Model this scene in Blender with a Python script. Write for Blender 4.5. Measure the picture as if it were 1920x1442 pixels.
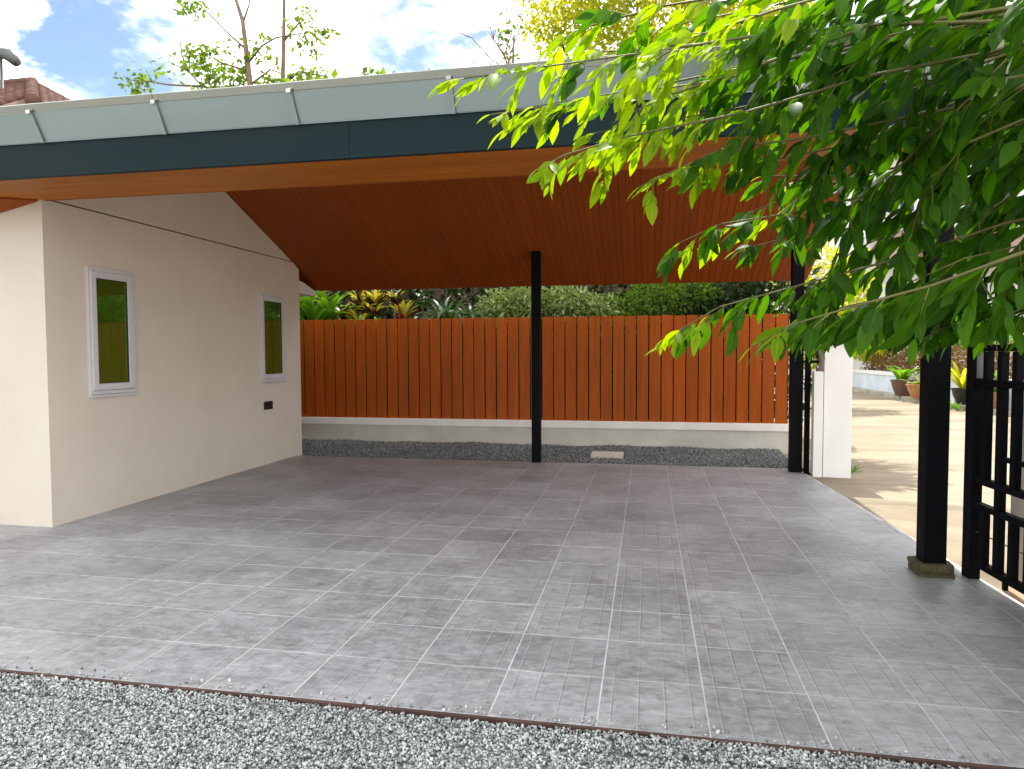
import bpy, bmesh, math, random
import numpy as np
from mathutils import Vector, Matrix, Euler

random.seed(7); RNG = np.random.default_rng(7)
for o in list(bpy.data.objects): bpy.data.objects.remove(o)
S = bpy.context.scene
C = S.collection

# ------------------------------------------------------------------ camera
cam_d = bpy.data.cameras.new('camera'); cam = bpy.data.objects.new('camera', cam_d); C.objects.link(cam)
CR = Vector((0.98181468, 0.18979758, -0.00409960)); CU = Vector((-0.00451834, 0.04495097, 0.99897898)); CF = Vector((-0.18978807, 0.98079370, -0.04499109))
M = Matrix((CR, CU, -CF)).transposed().to_4x4(); M.translation = (0, 0, 1.5)
cam.matrix_world = M
cam_d.sensor_width = 36; cam_d.lens = 24.64; cam_d.clip_start = 0.05; cam_d.clip_end = 3000
S.camera = cam
FPX = 1314.1
def project(p):
    v = Vector(p) - Vector((0, 0, 1.5)); d = v.dot(CF)
    if d < .05: return None
    return (960 + FPX * v.dot(CR) / d, 721 - FPX * v.dot(CU) / d, d)

# ------------------------------------------------------------------ light
SUN_EL, SUN_AZ = math.radians(55), math.radians(1.5)
W = bpy.data.worlds.new('World'); S.world = W; W.use_nodes = True
nt = W.node_tree; nt.nodes.clear()
def N(t, **k):
    n = nt.nodes.new(t)
    for a, b in k.items(): setattr(n, a, b)
    return n
def L(a, b): nt.links.new(a, b)
sky = N('ShaderNodeTexSky', sky_type='NISHITA', sun_disc=False, sun_elevation=SUN_EL, sun_rotation=SUN_AZ, air_density=1.0, dust_density=.5, ozone_density=1.5)
bg1 = N('ShaderNodeBackground'); bg1.inputs[1].default_value = 0.075
L(sky.outputs[0], bg1.inputs[0])
bg2 = N('ShaderNodeBackground'); bg2.inputs[0].default_value = (1, .985, .97, 1); bg2.inputs[1].default_value = 1.55
tc = N('ShaderNodeTexCoord')
def vmath(op, a, b=None):
    n = N('ShaderNodeVectorMath', operation=op); L(a, n.inputs[0])
    if b is not None:
        if isinstance(b, tuple): n.inputs[1].default_value = b
        else: L(b, n.inputs[1])
    return n
def fmath(op, a, b=None, clamp=False):
    n = N('ShaderNodeMath', operation=op, use_clamp=clamp); L(a, n.inputs[0])
    if b is not None:
        if isinstance(b, (int, float)): n.inputs[1].default_value = b
        else: L(b, n.inputs[1])
    return n.outputs[0]
nrm = vmath('NORMALIZE', tc.outputs['Generated'])
sx = N('ShaderNodeSeparateXYZ'); L(nrm.outputs[0], sx.inputs[0])
den = fmath('ADD', fmath('ABSOLUTE', sx.outputs[2]), .22)
cx = N('ShaderNodeCombineXYZ'); L(fmath('DIVIDE', sx.outputs[0], den), cx.inputs[0]); L(fmath('DIVIDE', sx.outputs[1], den), cx.inputs[1])
cn = N('ShaderNodeTexNoise'); cn.inputs['Scale'].default_value = 1.6; cn.inputs['Detail'].default_value = 5; cn.inputs['Roughness'].default_value = .56
L(cx.outputs[0], cn.inputs['Vector'])
cn2 = N('ShaderNodeTexNoise'); cn2.inputs['Scale'].default_value = 5.0; cn2.inputs['Detail'].default_value = 5; cn2.inputs['Roughness'].default_value = .62
L(cx.outputs[0], cn2.inputs['Vector'])
acc = fmath('ADD', fmath('MULTIPLY', cn.outputs[0], .75), fmath('MULTIPLY', cn2.outputs[0], .32))
pert = vmath('NORMALIZE', vmath('ADD', nrm.outputs[0], vmath('SCALE', vmath('SUBTRACT', cn2.outputs[1], (.5, .5, .5)).outputs[0]).outputs[0]).outputs[0])
pert_s = [n for n in nt.nodes if n.type == 'VECT_MATH' and n.operation == 'SCALE'][0]; pert_s.inputs['Scale'].default_value = .30
for c, r0, r1, k in [((-.49, .79, .36), 11, 3, .15), ((-.39, .83, .38), 8, 2, .08), ((-.20, .88, .43), 9, 2, .15), ((-.68, .67, .295), 6, 2, .2), ((-.315, .86, .38), 7, 1.5, -.22), ((-.61, .71, .35), 10, 3, -.22)]:
    v = Vector(c).normalized(); d = vmath('DOT_PRODUCT', pert.outputs[0], tuple(v)).outputs['Value']
    mr = N('ShaderNodeMapRange', interpolation_type='SMOOTHSTEP'); L(d, mr.inputs[0])
    mr.inputs[1].default_value = math.cos(math.radians(r0)); mr.inputs[2].default_value = math.cos(math.radians(r1)); mr.inputs[3].default_value = 0; mr.inputs[4].default_value = k
    acc = fmath('ADD', acc, mr.outputs[0])
mr = N('ShaderNodeMapRange', interpolation_type='SMOOTHSTEP'); L(acc, mr.inputs[0])
mr.inputs[1].default_value = .38; mr.inputs[2].default_value = .66
mixs = N('ShaderNodeMixShader'); L(mr.outputs[0], mixs.inputs[0]); L(bg1.outputs[0], mixs.inputs[1]); L(bg2.outputs[0], mixs.inputs[2])
wo = N('ShaderNodeOutputWorld'); L(mixs.outputs[0], wo.inputs[0])

sd = bpy.data.lights.new('sun', 'SUN'); sd.energy = 2.9; sd.angle = math.radians(.55); sd.color = (1, .95, .87)
sun = bpy.data.objects.new('sun', sd); C.objects.link(sun)
sv = Vector((math.sin(SUN_AZ) * math.cos(SUN_EL), math.cos(SUN_AZ) * math.cos(SUN_EL), math.sin(SUN_EL)))
sun.rotation_euler = (-sv).to_track_quat('-Z', 'Y').to_euler(); sun.location = sv * 60
S.view_settings.view_transform = 'Standard'; S.view_settings.look = 'None'; S.view_settings.gamma = 1
S.view_settings.exposure = 1.28; S.view_settings.use_curve_mapping = False
S.cycles.max_bounces = 4; S.cycles.diffuse_bounces = 4; S.cycles.glossy_bounces = 3; S.cycles.transmission_bounces = 4

# ------------------------------------------------------------------ materials
class Mat:
    def __init__(s, name):
        s.m = bpy.data.materials.new(name); s.m.use_nodes = True; s.t = s.m.node_tree
        s.p = s.t.nodes['Principled BSDF']; s.out = s.t.nodes['Material Output']
    def n(s, t, ins=None, **k):
        n = s.t.nodes.new(t)
        for a, b in k.items(): setattr(n, a, b)
        for a, b in (ins or {}).items():
            if hasattr(b, 'is_output'): s.t.links.new(b, n.inputs[a])
            else: n.inputs[a].default_value = b
        return n
    def l(s, a, b): s.t.links.new(a, b)
    def co(s, kind='Object'):
        if kind == 'World': return s.n('ShaderNodeNewGeometry').outputs['Position']
        return s.n('ShaderNodeTexCoord').outputs[kind]
    def noise(s, vec, scale, detail=5, rough=.55, dist=0.):
        return s.n('ShaderNodeTexNoise', {'Vector': vec, 'Scale': scale, 'Detail': detail, 'Roughness': rough, 'Distortion': dist}).outputs[0]
    def scl(s, vec, v):
        return s.n('ShaderNodeVectorMath', {0: vec, 1: v}, operation='MULTIPLY').outputs[0]
    def math(s, op, a, b=0., clamp=False): return s.n('ShaderNodeMath', {0: a, 1: b}, operation=op, use_clamp=clamp).outputs[0]
    def rng(s, v, a, b, c, d, smooth=False):
        return s.n('ShaderNodeMapRange', {0: v, 1: a, 2: b, 3: c, 4: d}, interpolation_type='SMOOTHSTEP' if smooth else 'LINEAR').outputs[0]
    def mix(s, f, a, b, mode='MIX'):
        n = s.t.nodes.new('ShaderNodeMix'); n.data_type = 'RGBA'; n.blend_type = mode
        for i, v in ((0, f), (6, a), (7, b)):
            if hasattr(v, 'is_output'): s.l(v, n.inputs[i])
            else: n.inputs[i].default_value = v if not isinstance(v, tuple) or len(v) == 4 else (*v, 1)
        return n.outputs[2]
    def bump(s, h, strength=.2, dist=.01):
        s.l(s.n('ShaderNodeBump', {'Height': h, 'Strength': strength, 'Distance': dist}).outputs[0], s.p.inputs['Normal'])
    def base(s, v):
        if hasattr(v, 'is_output'): s.l(v, s.p.inputs['Base Color'])
        else: s.p.inputs['Base Color'].default_value = (*v, 1)
    def rough(s, v):
        if hasattr(v, 'is_output'): s.l(v, s.p.inputs['Roughness'])
        else: s.p.inputs['Roughness'].default_value = v
def mul(c, k): return tuple(min(1, x * k) for x in c)
def plain(name, col, rough=.6, var=.15, scale=3., bump=.0, metal=0., spec=.35, grain=None, bscale=60., bdist=.004):
    m = Mat(name); co = m.co('World')
    v = m.scl(co, grain) if grain else co
    n = m.noise(v, scale, 6)
    c = m.mix(m.rng(n, .3, .7, 0, 1), mul(col, 1 - var), mul(col, 1 + var))
    oi = m.n('ShaderNodeObjectInfo').outputs['Random']
    c = m.mix(1., c, m.n('ShaderNodeCombineColor', {0: m.rng(oi, 0, 1, 1 - var * .6, 1 + var * .3), 1: m.rng(oi, 0, 1, 1 - var * .6, 1 + var * .3), 2: m.rng(oi, 0, 1, 1 - var * .6, 1 + var * .3)}).outputs[0], 'MULTIPLY')
    m.base(c); m.rough(m.rng(n, .3, .7, max(.02, rough - .08), min(1, rough + .08)))
    m.p.inputs['Metallic'].default_value = metal; m.p.inputs['Specular IOR Level'].default_value = spec
    if bump: m.bump(m.noise(v, bscale, 4), bump, bdist)
    return m.m
MT = {}
def wallmat():
    m = Mat('painted_render'); co = m.co('World')
    n = m.noise(co, 1.1, 5); n2 = m.noise(co, 9, 6)
    c = m.mix(m.rng(n, .3, .7, 0, 1), (.64, .565, .47), (.70, .625, .53))
    sx = m.n('ShaderNodeSeparateXYZ', {0: co}).outputs[2]
    dirt = m.math('MULTIPLY', m.rng(sx, 0, .22, 1, 0, True), m.rng(n2, .42, .7, 0, .15))
    streak = m.rng(m.noise(m.scl(co, (7, 7, .35)), 1.0, 5), .58, .75, 0, .06)
    m.base(m.mix(m.math('ADD', dirt, streak, True), c, (.48, .43, .36))); m.rough(.75)
    m.bump(m.math('ADD', m.noise(co, 45, 4), m.math('MULTIPLY', m.noise(m.scl(co, (1, 1, 2.5)), 5, 4), 1.5)), .28, .004); return m.m
MT['wall'] = wallmat()
MT['white'] = plain('white_paint', (.80, .79, .76), .6, .05, 2, .1)
MT['basewall'] = plain('cement_render', (.66, .63, .55), .8, .12, 2.2, .15)
MT['coping'] = plain('coping_paint', (.86, .82, .76), .65, .07, 3, .1)
MT['black'] = plain('black_paint', (.004, .0045, .006), .6, .2, 5, .04, spec=.08)
MT['fascia'] = plain('teal_fascia', (.006, .019, .022), .6, .15, 2, .05, spec=.15, grain=(.3, 1, 4))
MT['galv'] = plain('galvanised_sheet', (.36, .43, .43), .36, .05, 1.5, .03, metal=.75, grain=(.4, 1, 1.5), bscale=3, bdist=.02)
MT['galvlip'] = plain('galvanised_lip', (.50, .50, .44), .22, .06, 3, .0, metal=.9, bscale=4, bdist=.01)
MT['upvc'] = plain('window_plastic', (.62, .60, .61), .35, .03, 2)
MT['gasket'] = plain('gasket', (.015, .02, .018), .5, .1, 3)
MT['blackplastic'] = plain('socket_plastic', (.015, .012, .012), .3, .1, 9)
MT['roofsheet'] = plain('roof_sheet', (.33, .34, .34), .5, .08, 2, metal=.3)
MT['stonebase'] = plain('mossy_block', (.10, .085, .04), .9, .45, 22, .6, bscale=50, bdist=.012)
MT['edge'] = plain('slab_edge', (.085, .045, .038), .8, .35, 6, .3)
MT['board'] = plain('timber_sill', (.45, .31, .2), .7, .2, 3, .2, grain=(6, .6, 6))
MT['drain'] = plain('concrete_cover', (.62, .58, .5), .85, .15, 8, .3)
MT['terracotta'] = plain('terracotta', (.42, .2, .09), .8, .2, 8, .2)
MT['claypot'] = plain('dark_clay', (.16, .09, .07), .8, .2, 8, .2)
MT['blackpot'] = plain('black_pot', (.02, .02, .024), .5, .2, 8)
MT['planterwall'] = plain('planter_paint', (.62, .68, .74), .75, .12, 2.0, .1)
MT['kerb'] = plain('kerb_concrete', (.36, .33, .26), .9, .25, 2.5, .3)
MT['nwall'] = plain('neighbour_render', (.80, .79, .77), .8, .06, .6)
MT['brownroof'] = plain('brown_roof', (.27, .17, .13), .8, .2, 2, .2)
MT['ntile'] = plain('clay_tile', (.15, .078, .06), .85, .3, 2.2, .2, bscale=12, bdist=.01)
MT['bark'] = plain('bark', (.14, .09, .065), .9, .3, 9, .5, grain=(3, 3, .6), bscale=20, bdist=.01)
MT['palebark'] = plain('pale_bark', (.23, .16, .12), .9, .3, 6, .4, grain=(2, 2, .6), bscale=20, bdist=.01)
MT['twig'] = plain('green_twig', (.13, .12, .035), .6, .2, 12)
MT['soil'] = plain('soil', (.05, .04, .028), .95, .3, 4, .4)
MT['greymetal'] = plain('grey_metal', (.12, .13, .13), .5, .2, 5, metal=.4)
MT['winglass_far'] = plain('dark_glass', (.03, .04, .045), .1, .1, 2)
def timber(name, col, rough, grain, var=.22, coat=.0):
    m = Mat(name); co = m.co('World'); oi = m.n('ShaderNodeObjectInfo').outputs['Random']
    off = m.n('ShaderNodeVectorMath', {0: co, 1: m.n('ShaderNodeCombineXYZ', {0: m.math('MULTIPLY', oi, 37.), 1: m.math('MULTIPLY', oi, 11.), 2: m.math('MULTIPLY', oi, 23.)}).outputs[0]}, operation='ADD').outputs[0]
    v = m.scl(off, grain); n = m.noise(v, 1.0, 7, .6, .4); n2 = m.noise(m.scl(off, mul(grain, 1) if False else grain), 3.5, 5)
    c = m.mix(m.rng(n, .32, .68, 0, 1), mul(col, 1 - var), mul(col, 1 + var))
    k = m.rng(oi, 0, 1, .90, 1.06)
    c = m.mix(1., c, m.n('ShaderNodeCombineColor', {0: k, 1: k, 2: k}).outputs[0], 'MULTIPLY')
    big = m.rng(m.noise(co, .8, 4), .35, .7, 0, .35)
    c = m.mix(big, c, mul(col, .72))
    m.base(c); m.rough(m.rng(n2, .3, .7, rough - .07, rough + .1)); m.bump(n2, .12, .003)
    m.p.inputs['Specular IOR Level'].default_value = .18; m.p.inputs['Coat Weight'].default_value = coat * .0; m.p.inputs['Coat Roughness'].default_value = .25
    return m.m
MT['slat'] = timber('stained_slat', (.385, .078, .004), .5, (22, 22, 1.1), .2, .12)
MT['plank'] = timber('stained_ceiling_board', (.30, .062, .006), .5, (22, 1.0, 3), .07, .12)
MT['soffit'] = timber('stained_soffit_board', (.44, .125, .006), .45, (.8, 20, 20), .18, .12)
def glass():
    m = Mat('green_tinted_glass'); m.base((.055, .105, .008)); m.rough(.04)
    m.p.inputs['Specular IOR Level'].default_value = .9; m.p.inputs['IOR'].default_value = 1.55
    gl = m.n('ShaderNodeBsdfGlossy', {'Color': (.28, .58, .10, 1), 'Roughness': .03})
    mx = m.n('ShaderNodeMixShader', {0: .28}); m.l(m.p.outputs[0], mx.inputs[1]); m.l(gl.outputs[0], mx.inputs[2]); m.l(mx.outputs[0], m.out.inputs[0]); return m.m
MT['glass'] = glass()
def tilemat():
    m = Mat('slate_look_tile'); co = m.co('World'); ob = m.co('Object'); oi = m.n('ShaderNodeObjectInfo').outputs['Random']
    off = m.n('ShaderNodeVectorMath', {0: co, 1: m.n('ShaderNodeCombineXYZ', {0: m.math('MULTIPLY', oi, 31.), 1: m.math('MULTIPLY', oi, 17.), 2: m.math('MULTIPLY', oi, 7.)}).outputs[0]}, operation='ADD').outputs[0]
    n1 = m.noise(co, 1.3, 3, .6); n2 = m.noise(off, 13, 6, .72, .6); n3 = m.noise(co, 32, 3, .6)
    streak = m.noise(m.scl(off, (5, 16, 1)), 1.8, 6, .7, .8)
    f = m.math('ADD', m.math('MULTIPLY', n1, .35), m.math('ADD', m.math('MULTIPLY', n2, .4), m.math('MULTIPLY', streak, .35)))
    c = m.mix(m.rng(f, .42, .68, 0, 1), (.178, .176, .180), (.44, .445, .465))
    k = m.rng(oi, 0, 1, .91, 1.08)
    c = m.mix(1., c, m.n('ShaderNodeCombineColor', {0: k, 1: k, 2: k}).outputs[0], 'MULTIPLY')
    wear = m.rng(m.noise(m.scl(off, (1, 2.0, 1)), 5.5, 7, .76, 1.2), .58, .72, 0, .7)
    c = m.mix(wear, c, (.56, .55, .54))
    # pressed joints inside each tile: 4 x 4 small setts
    s = m.n('ShaderNodeSeparateXYZ', {0: ob})
    wob = m.math('MULTIPLY', m.math('SUBTRACT', m.noise(co, 9, 3), .5), .012)
    def line(v, per, w):
        a = m.math('PINGPONG', m.math('ADD', m.math('ADD', v, wob), 4.4445 + per / 2.), per / 2.)
        return m.rng(a, w, w * .35, 0, 1, True)
    lx = line(s.outputs[0], .4445 / 4, .0045); ly = line(s.outputs[1], .432 / 4, .0045)
    msk = m.rng(m.noise(co, 1.6, 4), .38, .62, .15, 1.); msk2 = m.rng(m.noise(m.scl(co, (1.5, 1, 1)), 2.6, 4), .46, .66, 0, .8)
    ln = m.math('MAXIMUM', m.math('MULTIPLY', lx, msk), m.math('MULTIPLY', ly, msk2))
    c = m.mix(m.math('MULTIPLY', m.math('MULTIPLY', lx, msk), .55), c, (.10, .10, .105)); c = m.mix(m.math('MULTIPLY', m.math('MULTIPLY', ly, msk2), .30), c, (.58, .58, .58))
    c = m.mix(m.math('MULTIPLY', m.math('MULTIPLY', m.math('SUBTRACT', line(m.math('ADD', s.outputs[0], .005), .4445 / 4, .0045), lx, True), msk), .4), c, (.6, .6, .6))
    m.base(c); m.rough(m.rng(n2, .3, .7, .34, .56)); m.p.inputs['Specular IOR Level'].default_value = .5
    h = m.math('SUBTRACT', m.math('ADD', m.math('MULTIPLY', n2, .5), m.math('MULTIPLY', n3, .25)), m.math('MULTIPLY', ln, .6))
    m.bump(h, .30, .006); return m.m
MT['tile'] = tilemat()
MT['grout'] = plain('grout', (.56, .55, .53), .85, .18, 6, .1)
def gravelmat(name, cols, isl=True):
    m = Mat(name); co = m.co('World')
    r = m.n('ShaderNodeNewGeometry').outputs['Random Per Island'] if isl else m.n('ShaderNodeTexVoronoi', {'Vector': co, 'Scale': 55.}).outputs['Color']
    cr = m.n('ShaderNodeValToRGB', {0: r}); e = cr.color_ramp.elements
    e[0].position = 0; e[0].color = (*cols[0], 1); e[1].position = 1; e[1].color = (*cols[-1], 1)
    for i, cc in enumerate(cols[1:-1]):
        q = e.new((i + 1) / (len(cols) - 1)); q.color = (*cc, 1)
    c = m.mix(m.rng(m.noise(co, 1.2, 4), .35, .65, 0, .35), cr.outputs[0], mul(cols[1], .8))
    m.base(c); m.rough(.85)
    m.bump(m.noise(co, 160 if isl else 50, 3), .4, .004 if isl else .02); return m.m
GC = [(.09, .095, .095), (.26, .28, .275), (.46, .485, .475), (.60, .62, .60), (.80, .81, .77)]
MT['gravel'] = gravelmat('crushed_granite', GC)
MT['gravelback'] = gravelmat('darker_granite', [mul(c, .5) for c in GC])  # front gravel colours darkened by half for the back strip
MT['gravelbed'] = gravelmat('gravel_bed', [(.09, .095, .095), (.16, .17, .168), (.25, .265, .26)], False)
def roadmat():
    m = Mat('worn_concrete'); co = m.co('World')
    n = m.noise(co, .45, 7, .6, .5); n2 = m.noise(co, 6, 8, .65); st = m.noise(m.scl(co, (.25, 1.2, 1)), 1.3, 7, .6, .8)
    c = m.mix(m.rng(n, .32, .68, 0, 1), (.25, .20, .125), (.34, .285, .20))
    c = m.mix(m.rng(st, .44, .66, 0, .8), c, (.15, .115, .07)); c = m.mix(m.rng(n2, .55, .8, 0, .4), c, (.38, .33, .25))
    m.base(c); m.rough(.88); m.bump(n2, .35, .01); return m.m
MT['road'] = roadmat()
MT['ground'] = plain('dry_ground', (.20, .18, .11), .95, .3, .5, .3, bscale=8, bdist=.03)
def leafmat(name, ca, cb, trans=.45, tint=(1.15, 1.25, .45), rough=.42, spec=.4):
    m = Mat(name); co = m.co('World')
    r = m.math('FRACT', m.math('ADD', m.n('ShaderNodeNewGeometry').outputs['Random Per Island'], m.n('ShaderNodeObjectInfo').outputs['Random']))
    n = m.noise(co, 5, 4)
    f = m.math('ADD', m.math('MULTIPLY', r, .7), m.math('MULTIPLY', n, .3))
    c = m.mix(m.rng(f, .1, .9, 0, 1), ca, cb)
    rib = m.n('ShaderNodeAttribute', attribute_name='rib').outputs['Fac']
    c = m.mix(m.rng(rib, .85, 1.0, 0, .35), c, mul(cb, 1.5))
    m.base(c); m.rough(rough); m.p.inputs['Specular IOR Level'].default_value = spec
    tr = m.n('ShaderNodeBsdfTranslucent', {'Color': m.mix(1., c, tint, 'MULTIPLY')})
    mx = m.n('ShaderNodeMixShader', {0: trans}); m.l(m.p.outputs[0], mx.inputs[1]); m.l(tr.outputs[0], mx.inputs[2]); m.l(mx.outputs[0], m.out.inputs[0]); return m.m
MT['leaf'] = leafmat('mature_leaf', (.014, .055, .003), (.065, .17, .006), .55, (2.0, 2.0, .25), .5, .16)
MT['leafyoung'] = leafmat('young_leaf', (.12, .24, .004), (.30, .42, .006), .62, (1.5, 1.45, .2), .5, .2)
MT['fargreen'] = leafmat('far_leaf', (.06, .12, .015), (.16, .25, .035), .5, (1.7, 1.6, .5), .6, .2)
MT['yellowgreen'] = leafmat('yellow_green_leaf', (.26, .31, .02), (.52, .52, .06), .55, (1.6, 1.5, .4), .6, .2)
MT['darkgreen'] = leafmat('dark_leaf', (.012, .03, .008), (.03, .065, .012), .3, (1.3, 1.4, .5), .5, .3)
MT['variegated'] = leafmat('variegated_leaf', (.12, .20, .05), (.42, .48, .20), .4, (1.2, 1.2, .6), .5, .3)
MT['strap'] = leafmat('bright_strap_leaf', (.08, .22, .015), (.20, .38, .03), .45, (1.4, 1.4, .5), .35, .4)
MT['crinum'] = leafmat('grey_green_strap', (.05, .10, .04), (.15, .22, .11), .35, (1.2, 1.3, .7), .4, .4)
MT['crotony'] = leafmat('yellow_croton_leaf', (.36, .34, .03), (.58, .50, .07), .35, (1.3, 1.2, .6), .4, .4)
MT['crotonr'] = leafmat('red_croton_leaf', (.10, .012, .02), (.30, .05, .045), .35, (1.4, .9, .8), .4, .4)
MT['bronze'] = leafmat('bronze_leaf', (.035, .014, .012), (.09, .035, .022), .3, (1.4, 1, .8), .4, .4)
MT['dryleaf'] = leafmat('dry_hedge_leaf', (.14, .07, .025), (.28, .17, .06), .3, (1.2, 1.1, .8), .6, .2)

# ------------------------------------------------------------------ mesh helpers
def tag(o, label=None, cat=None, group=None, kind=None):
    if label: o['label'] = label
    if cat: o['category'] = cat
    if group: o['group'] = group
    if kind: o['kind'] = kind
    return o
def link(name, me, mat, parent=None):
    o = bpy.data.objects.new(name, me); C.objects.link(o)
    if mat is not None and len(me.materials) == 0: me.materials.append(MT[mat] if isinstance(mat, str) else mat)
    if parent is not None: o.parent = parent
    return o
def empty(name, loc=(0, 0, 0), rz=0.):
    o = bpy.data.objects.new(name, None); C.objects.link(o); o.location = loc; o.rotation_euler = (0, 0, rz); o.empty_display_size = .2; return o
def bm_box(bm, x0, x1, y0, y1, z0, z1):
    v = [bm.verts.new(p) for p in ((x0, y0, z0), (x1, y0, z0), (x1, y1, z0), (x0, y1, z0), (x0, y0, z1), (x1, y0, z1), (x1, y1, z1), (x0, y1, z1))]
    for f in ((0, 3, 2, 1), (4, 5, 6, 7), (0, 1, 5, 4), (1, 2, 6, 5), (2, 3, 7, 6), (3, 0, 4, 7)): bm.faces.new([v[i] for i in f])
def bm_prism(bm, pts, d):
    """pts polygon (3D), extruded by vector d"""
    a = [bm.verts.new(p) for p in pts]; b = [bm.verts.new(Vector(p) + Vector(d)) for p in pts]; n = len(pts)
    bm.faces.new(a); bm.faces.new(b[::-1])
    for i in range(n): bm.faces.new((a[i], b[i], b[(i + 1) % n], a[(i + 1) % n]))
def bm_tube(bm, pts, rad, seg=7, cap=True):
    pts = [Vector(p) for p in pts]; rings = []
    if not hasattr(rad, '__len__'): rad = [rad] * len(pts)
    for i, p in enumerate(pts):
        t = (pts[min(i + 1, len(pts) - 1)] - pts[max(i - 1, 0)]).normalized()
        a = t.cross(Vector((0, 0, 1)) if abs(t.z) < .9 else Vector((1, 0, 0))).normalized(); b = t.cross(a)
        rings.append([bm.verts.new(p + (a * math.cos(k * 2 * math.pi / seg) + b * math.sin(k * 2 * math.pi / seg)) * rad[i]) for k in range(seg)])
    for r, q in zip(rings, rings[1:]):
        for k in range(seg): bm.faces.new((r[k], r[(k + 1) % seg], q[(k + 1) % seg], q[k]))
    if cap and seg > 2: bm.faces.new(rings[0][::-1]); bm.faces.new(rings[-1])
def bm_lathe(bm, prof, seg=16, c=(0, 0, 0)):
    rings = [[bm.verts.new((c[0] + r * math.cos(k * 2 * math.pi / seg), c[1] + r * math.sin(k * 2 * math.pi / seg), c[2] + z)) for k in range(seg)] for r, z in prof]
    for r, q in zip(rings, rings[1:]):
        for k in range(seg): bm.faces.new((r[k], r[(k + 1) % seg], q[(k + 1) % seg], q[k]))
    bm.faces.new(rings[0][::-1]); bm.faces.new(rings[-1])
def fin(name, bm, mat, parent=None, bevel=0., smooth=False):
    if bevel: bmesh.ops.bevel(bm, geom=list(bm.edges), offset=bevel, segments=2, affect='EDGES', profile=.6)
    bmesh.ops.recalc_face_normals(bm, faces=bm.faces)
    me = bpy.data.meshes.new(name); bm.to_mesh(me); bm.free()
    if smooth: me.polygons.foreach_set('use_smooth', [True] * len(me.polygons))
    return link(name, me, mat, parent)
def box(name, x0, x1, y0, y1, z0, z1, mat, parent=None, bevel=0.):
    bm = bmesh.new(); bm_box(bm, x0, x1, y0, y1, z0, z1); return fin(name, bm, mat, parent, bevel)
def prism(name, pts, d, mat, parent=None, bevel=0.):
    bm = bmesh.new(); bm_prism(bm, pts, d); return fin(name, bm, mat, parent, bevel)
def tube(name, pts, rad, mat, parent=None, seg=8):
    bm = bmesh.new(); bm_tube(bm, pts, rad, seg); return fin(name, bm, mat, parent, smooth=True)
def np_mesh(name, V, T, smooth=False, rib=None):
    me = bpy.data.meshes.new(name); nv, nf = len(V), len(T)
    me.vertices.add(nv); me.vertices.foreach_set('co', np.ascontiguousarray(V, np.float32).ravel())
    me.loops.add(nf * 3); me.loops.foreach_set('vertex_index', np.ascontiguousarray(T, np.int32).ravel())
    me.polygons.add(nf); me.polygons.foreach_set('loop_start', np.arange(0, nf * 3, 3, dtype=np.int32))
    me.update(calc_edges=True)
    if smooth: me.polygons.foreach_set('use_smooth', np.ones(nf, bool))
    if rib is not None:
        a = me.attributes.new('rib', 'FLOAT', 'POINT'); a.data.foreach_set('value', np.ascontiguousarray(rib, np.float32))
    return me
# leaf templates: x across, y along, z up; unit length
def leaf_template(width=.42, ts=(0, .14, .32, .52, .72, .89, 1), ws=(0, .6, .95, 1, .70, .27, 0), fold=.28, droop=.16, wave=.0):
    V, rib, T = [], [], []
    idx = []
    for i, (t, w) in enumerate(zip(ts, ws)):
        z = -droop * t * t; hw = w * width / 2
        if w == 0: V.append((0, t, z)); rib.append(1); idx.append((len(V) - 1,) * 3); continue
        a = len(V); dz = wave * math.sin(i * 2.1)
        V += [(-hw, t, z + fold * hw + dz * hw), (0, t, z), (hw, t, z + fold * hw - dz * hw)]; rib += [0, 1, 0]; idx.append((a, a + 1, a + 2))
    for p, q in zip(idx, idx[1:]):
        for s in (0, 1):
            a, b, c, d = p[s], p[s + 1], q[s + 1], q[s]
            if a == b: T.append((a, c, d)) if c != d else None
            elif c == d: T.append((a, b, c))
            else: T += [(a, b, c), (a, c, d)]
    return np.array(V, float), np.array(T, int), np.array(rib, float)
LWS = (0, .52, .92, 1, .74, .34, 0)
LT = [leaf_template(.37, ws=LWS), leaf_template(.42, ws=LWS, droop=.26, fold=.18), leaf_template(.33, ws=LWS, droop=.08, fold=.42, wave=.25)]
DIAMOND = (np.array([(0, 0, 0), (-.24, .5, .07), (.24, .5, .07), (0, 1, -.06)], float), np.array([(0, 2, 1), (1, 2, 3)]), np.array([1., 0, 0, 1]))
def nrmz(a): return a / np.maximum(np.linalg.norm(a, axis=1, keepdims=True), 1e-9)
def leaf_cloud(name, P, D, U, Sz, tmpl, mat, parent=None, smooth=True):
    """one mesh holding every leaf: P root, D along, U up, Sz length"""
    D = nrmz(D); X = nrmz(np.cross(D, U)); Z = np.cross(X, D); V, T, r = tmpl
    W3 = P[:, None, :] + Sz[:, None, None] * (V[None, :, 0:1] * X[:, None, :] + V[None, :, 1:2] * D[:, None, :] + V[None, :, 2:3] * Z[:, None, :])
    n, k = len(P), len(V)
    TT = (T[None] + (np.arange(n) * k)[:, None, None]).reshape(-1, 3)
    return link(name, np_mesh(name, W3.reshape(-1, 3), TT, smooth, np.tile(r, n)), mat, parent)
def rdir(n): return nrmz(RNG.normal(size=(n, 3)))
def blob_points(blobs, n):
    """points inside a set of ellipsoids (cx,cy,cz,rx,ry,rz), pushed towards their skins"""
    w = np.array([b[3] * b[4] * b[5] for b in blobs]) ** .75; w /= w.sum(); ii = RNG.choice(len(blobs), n, p=w); B = np.array(blobs)[ii]
    d = rdir(n); r = RNG.random(n) ** .42
    return B[:, :3] + d * r[:, None] * B[:, 3:], d
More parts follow.
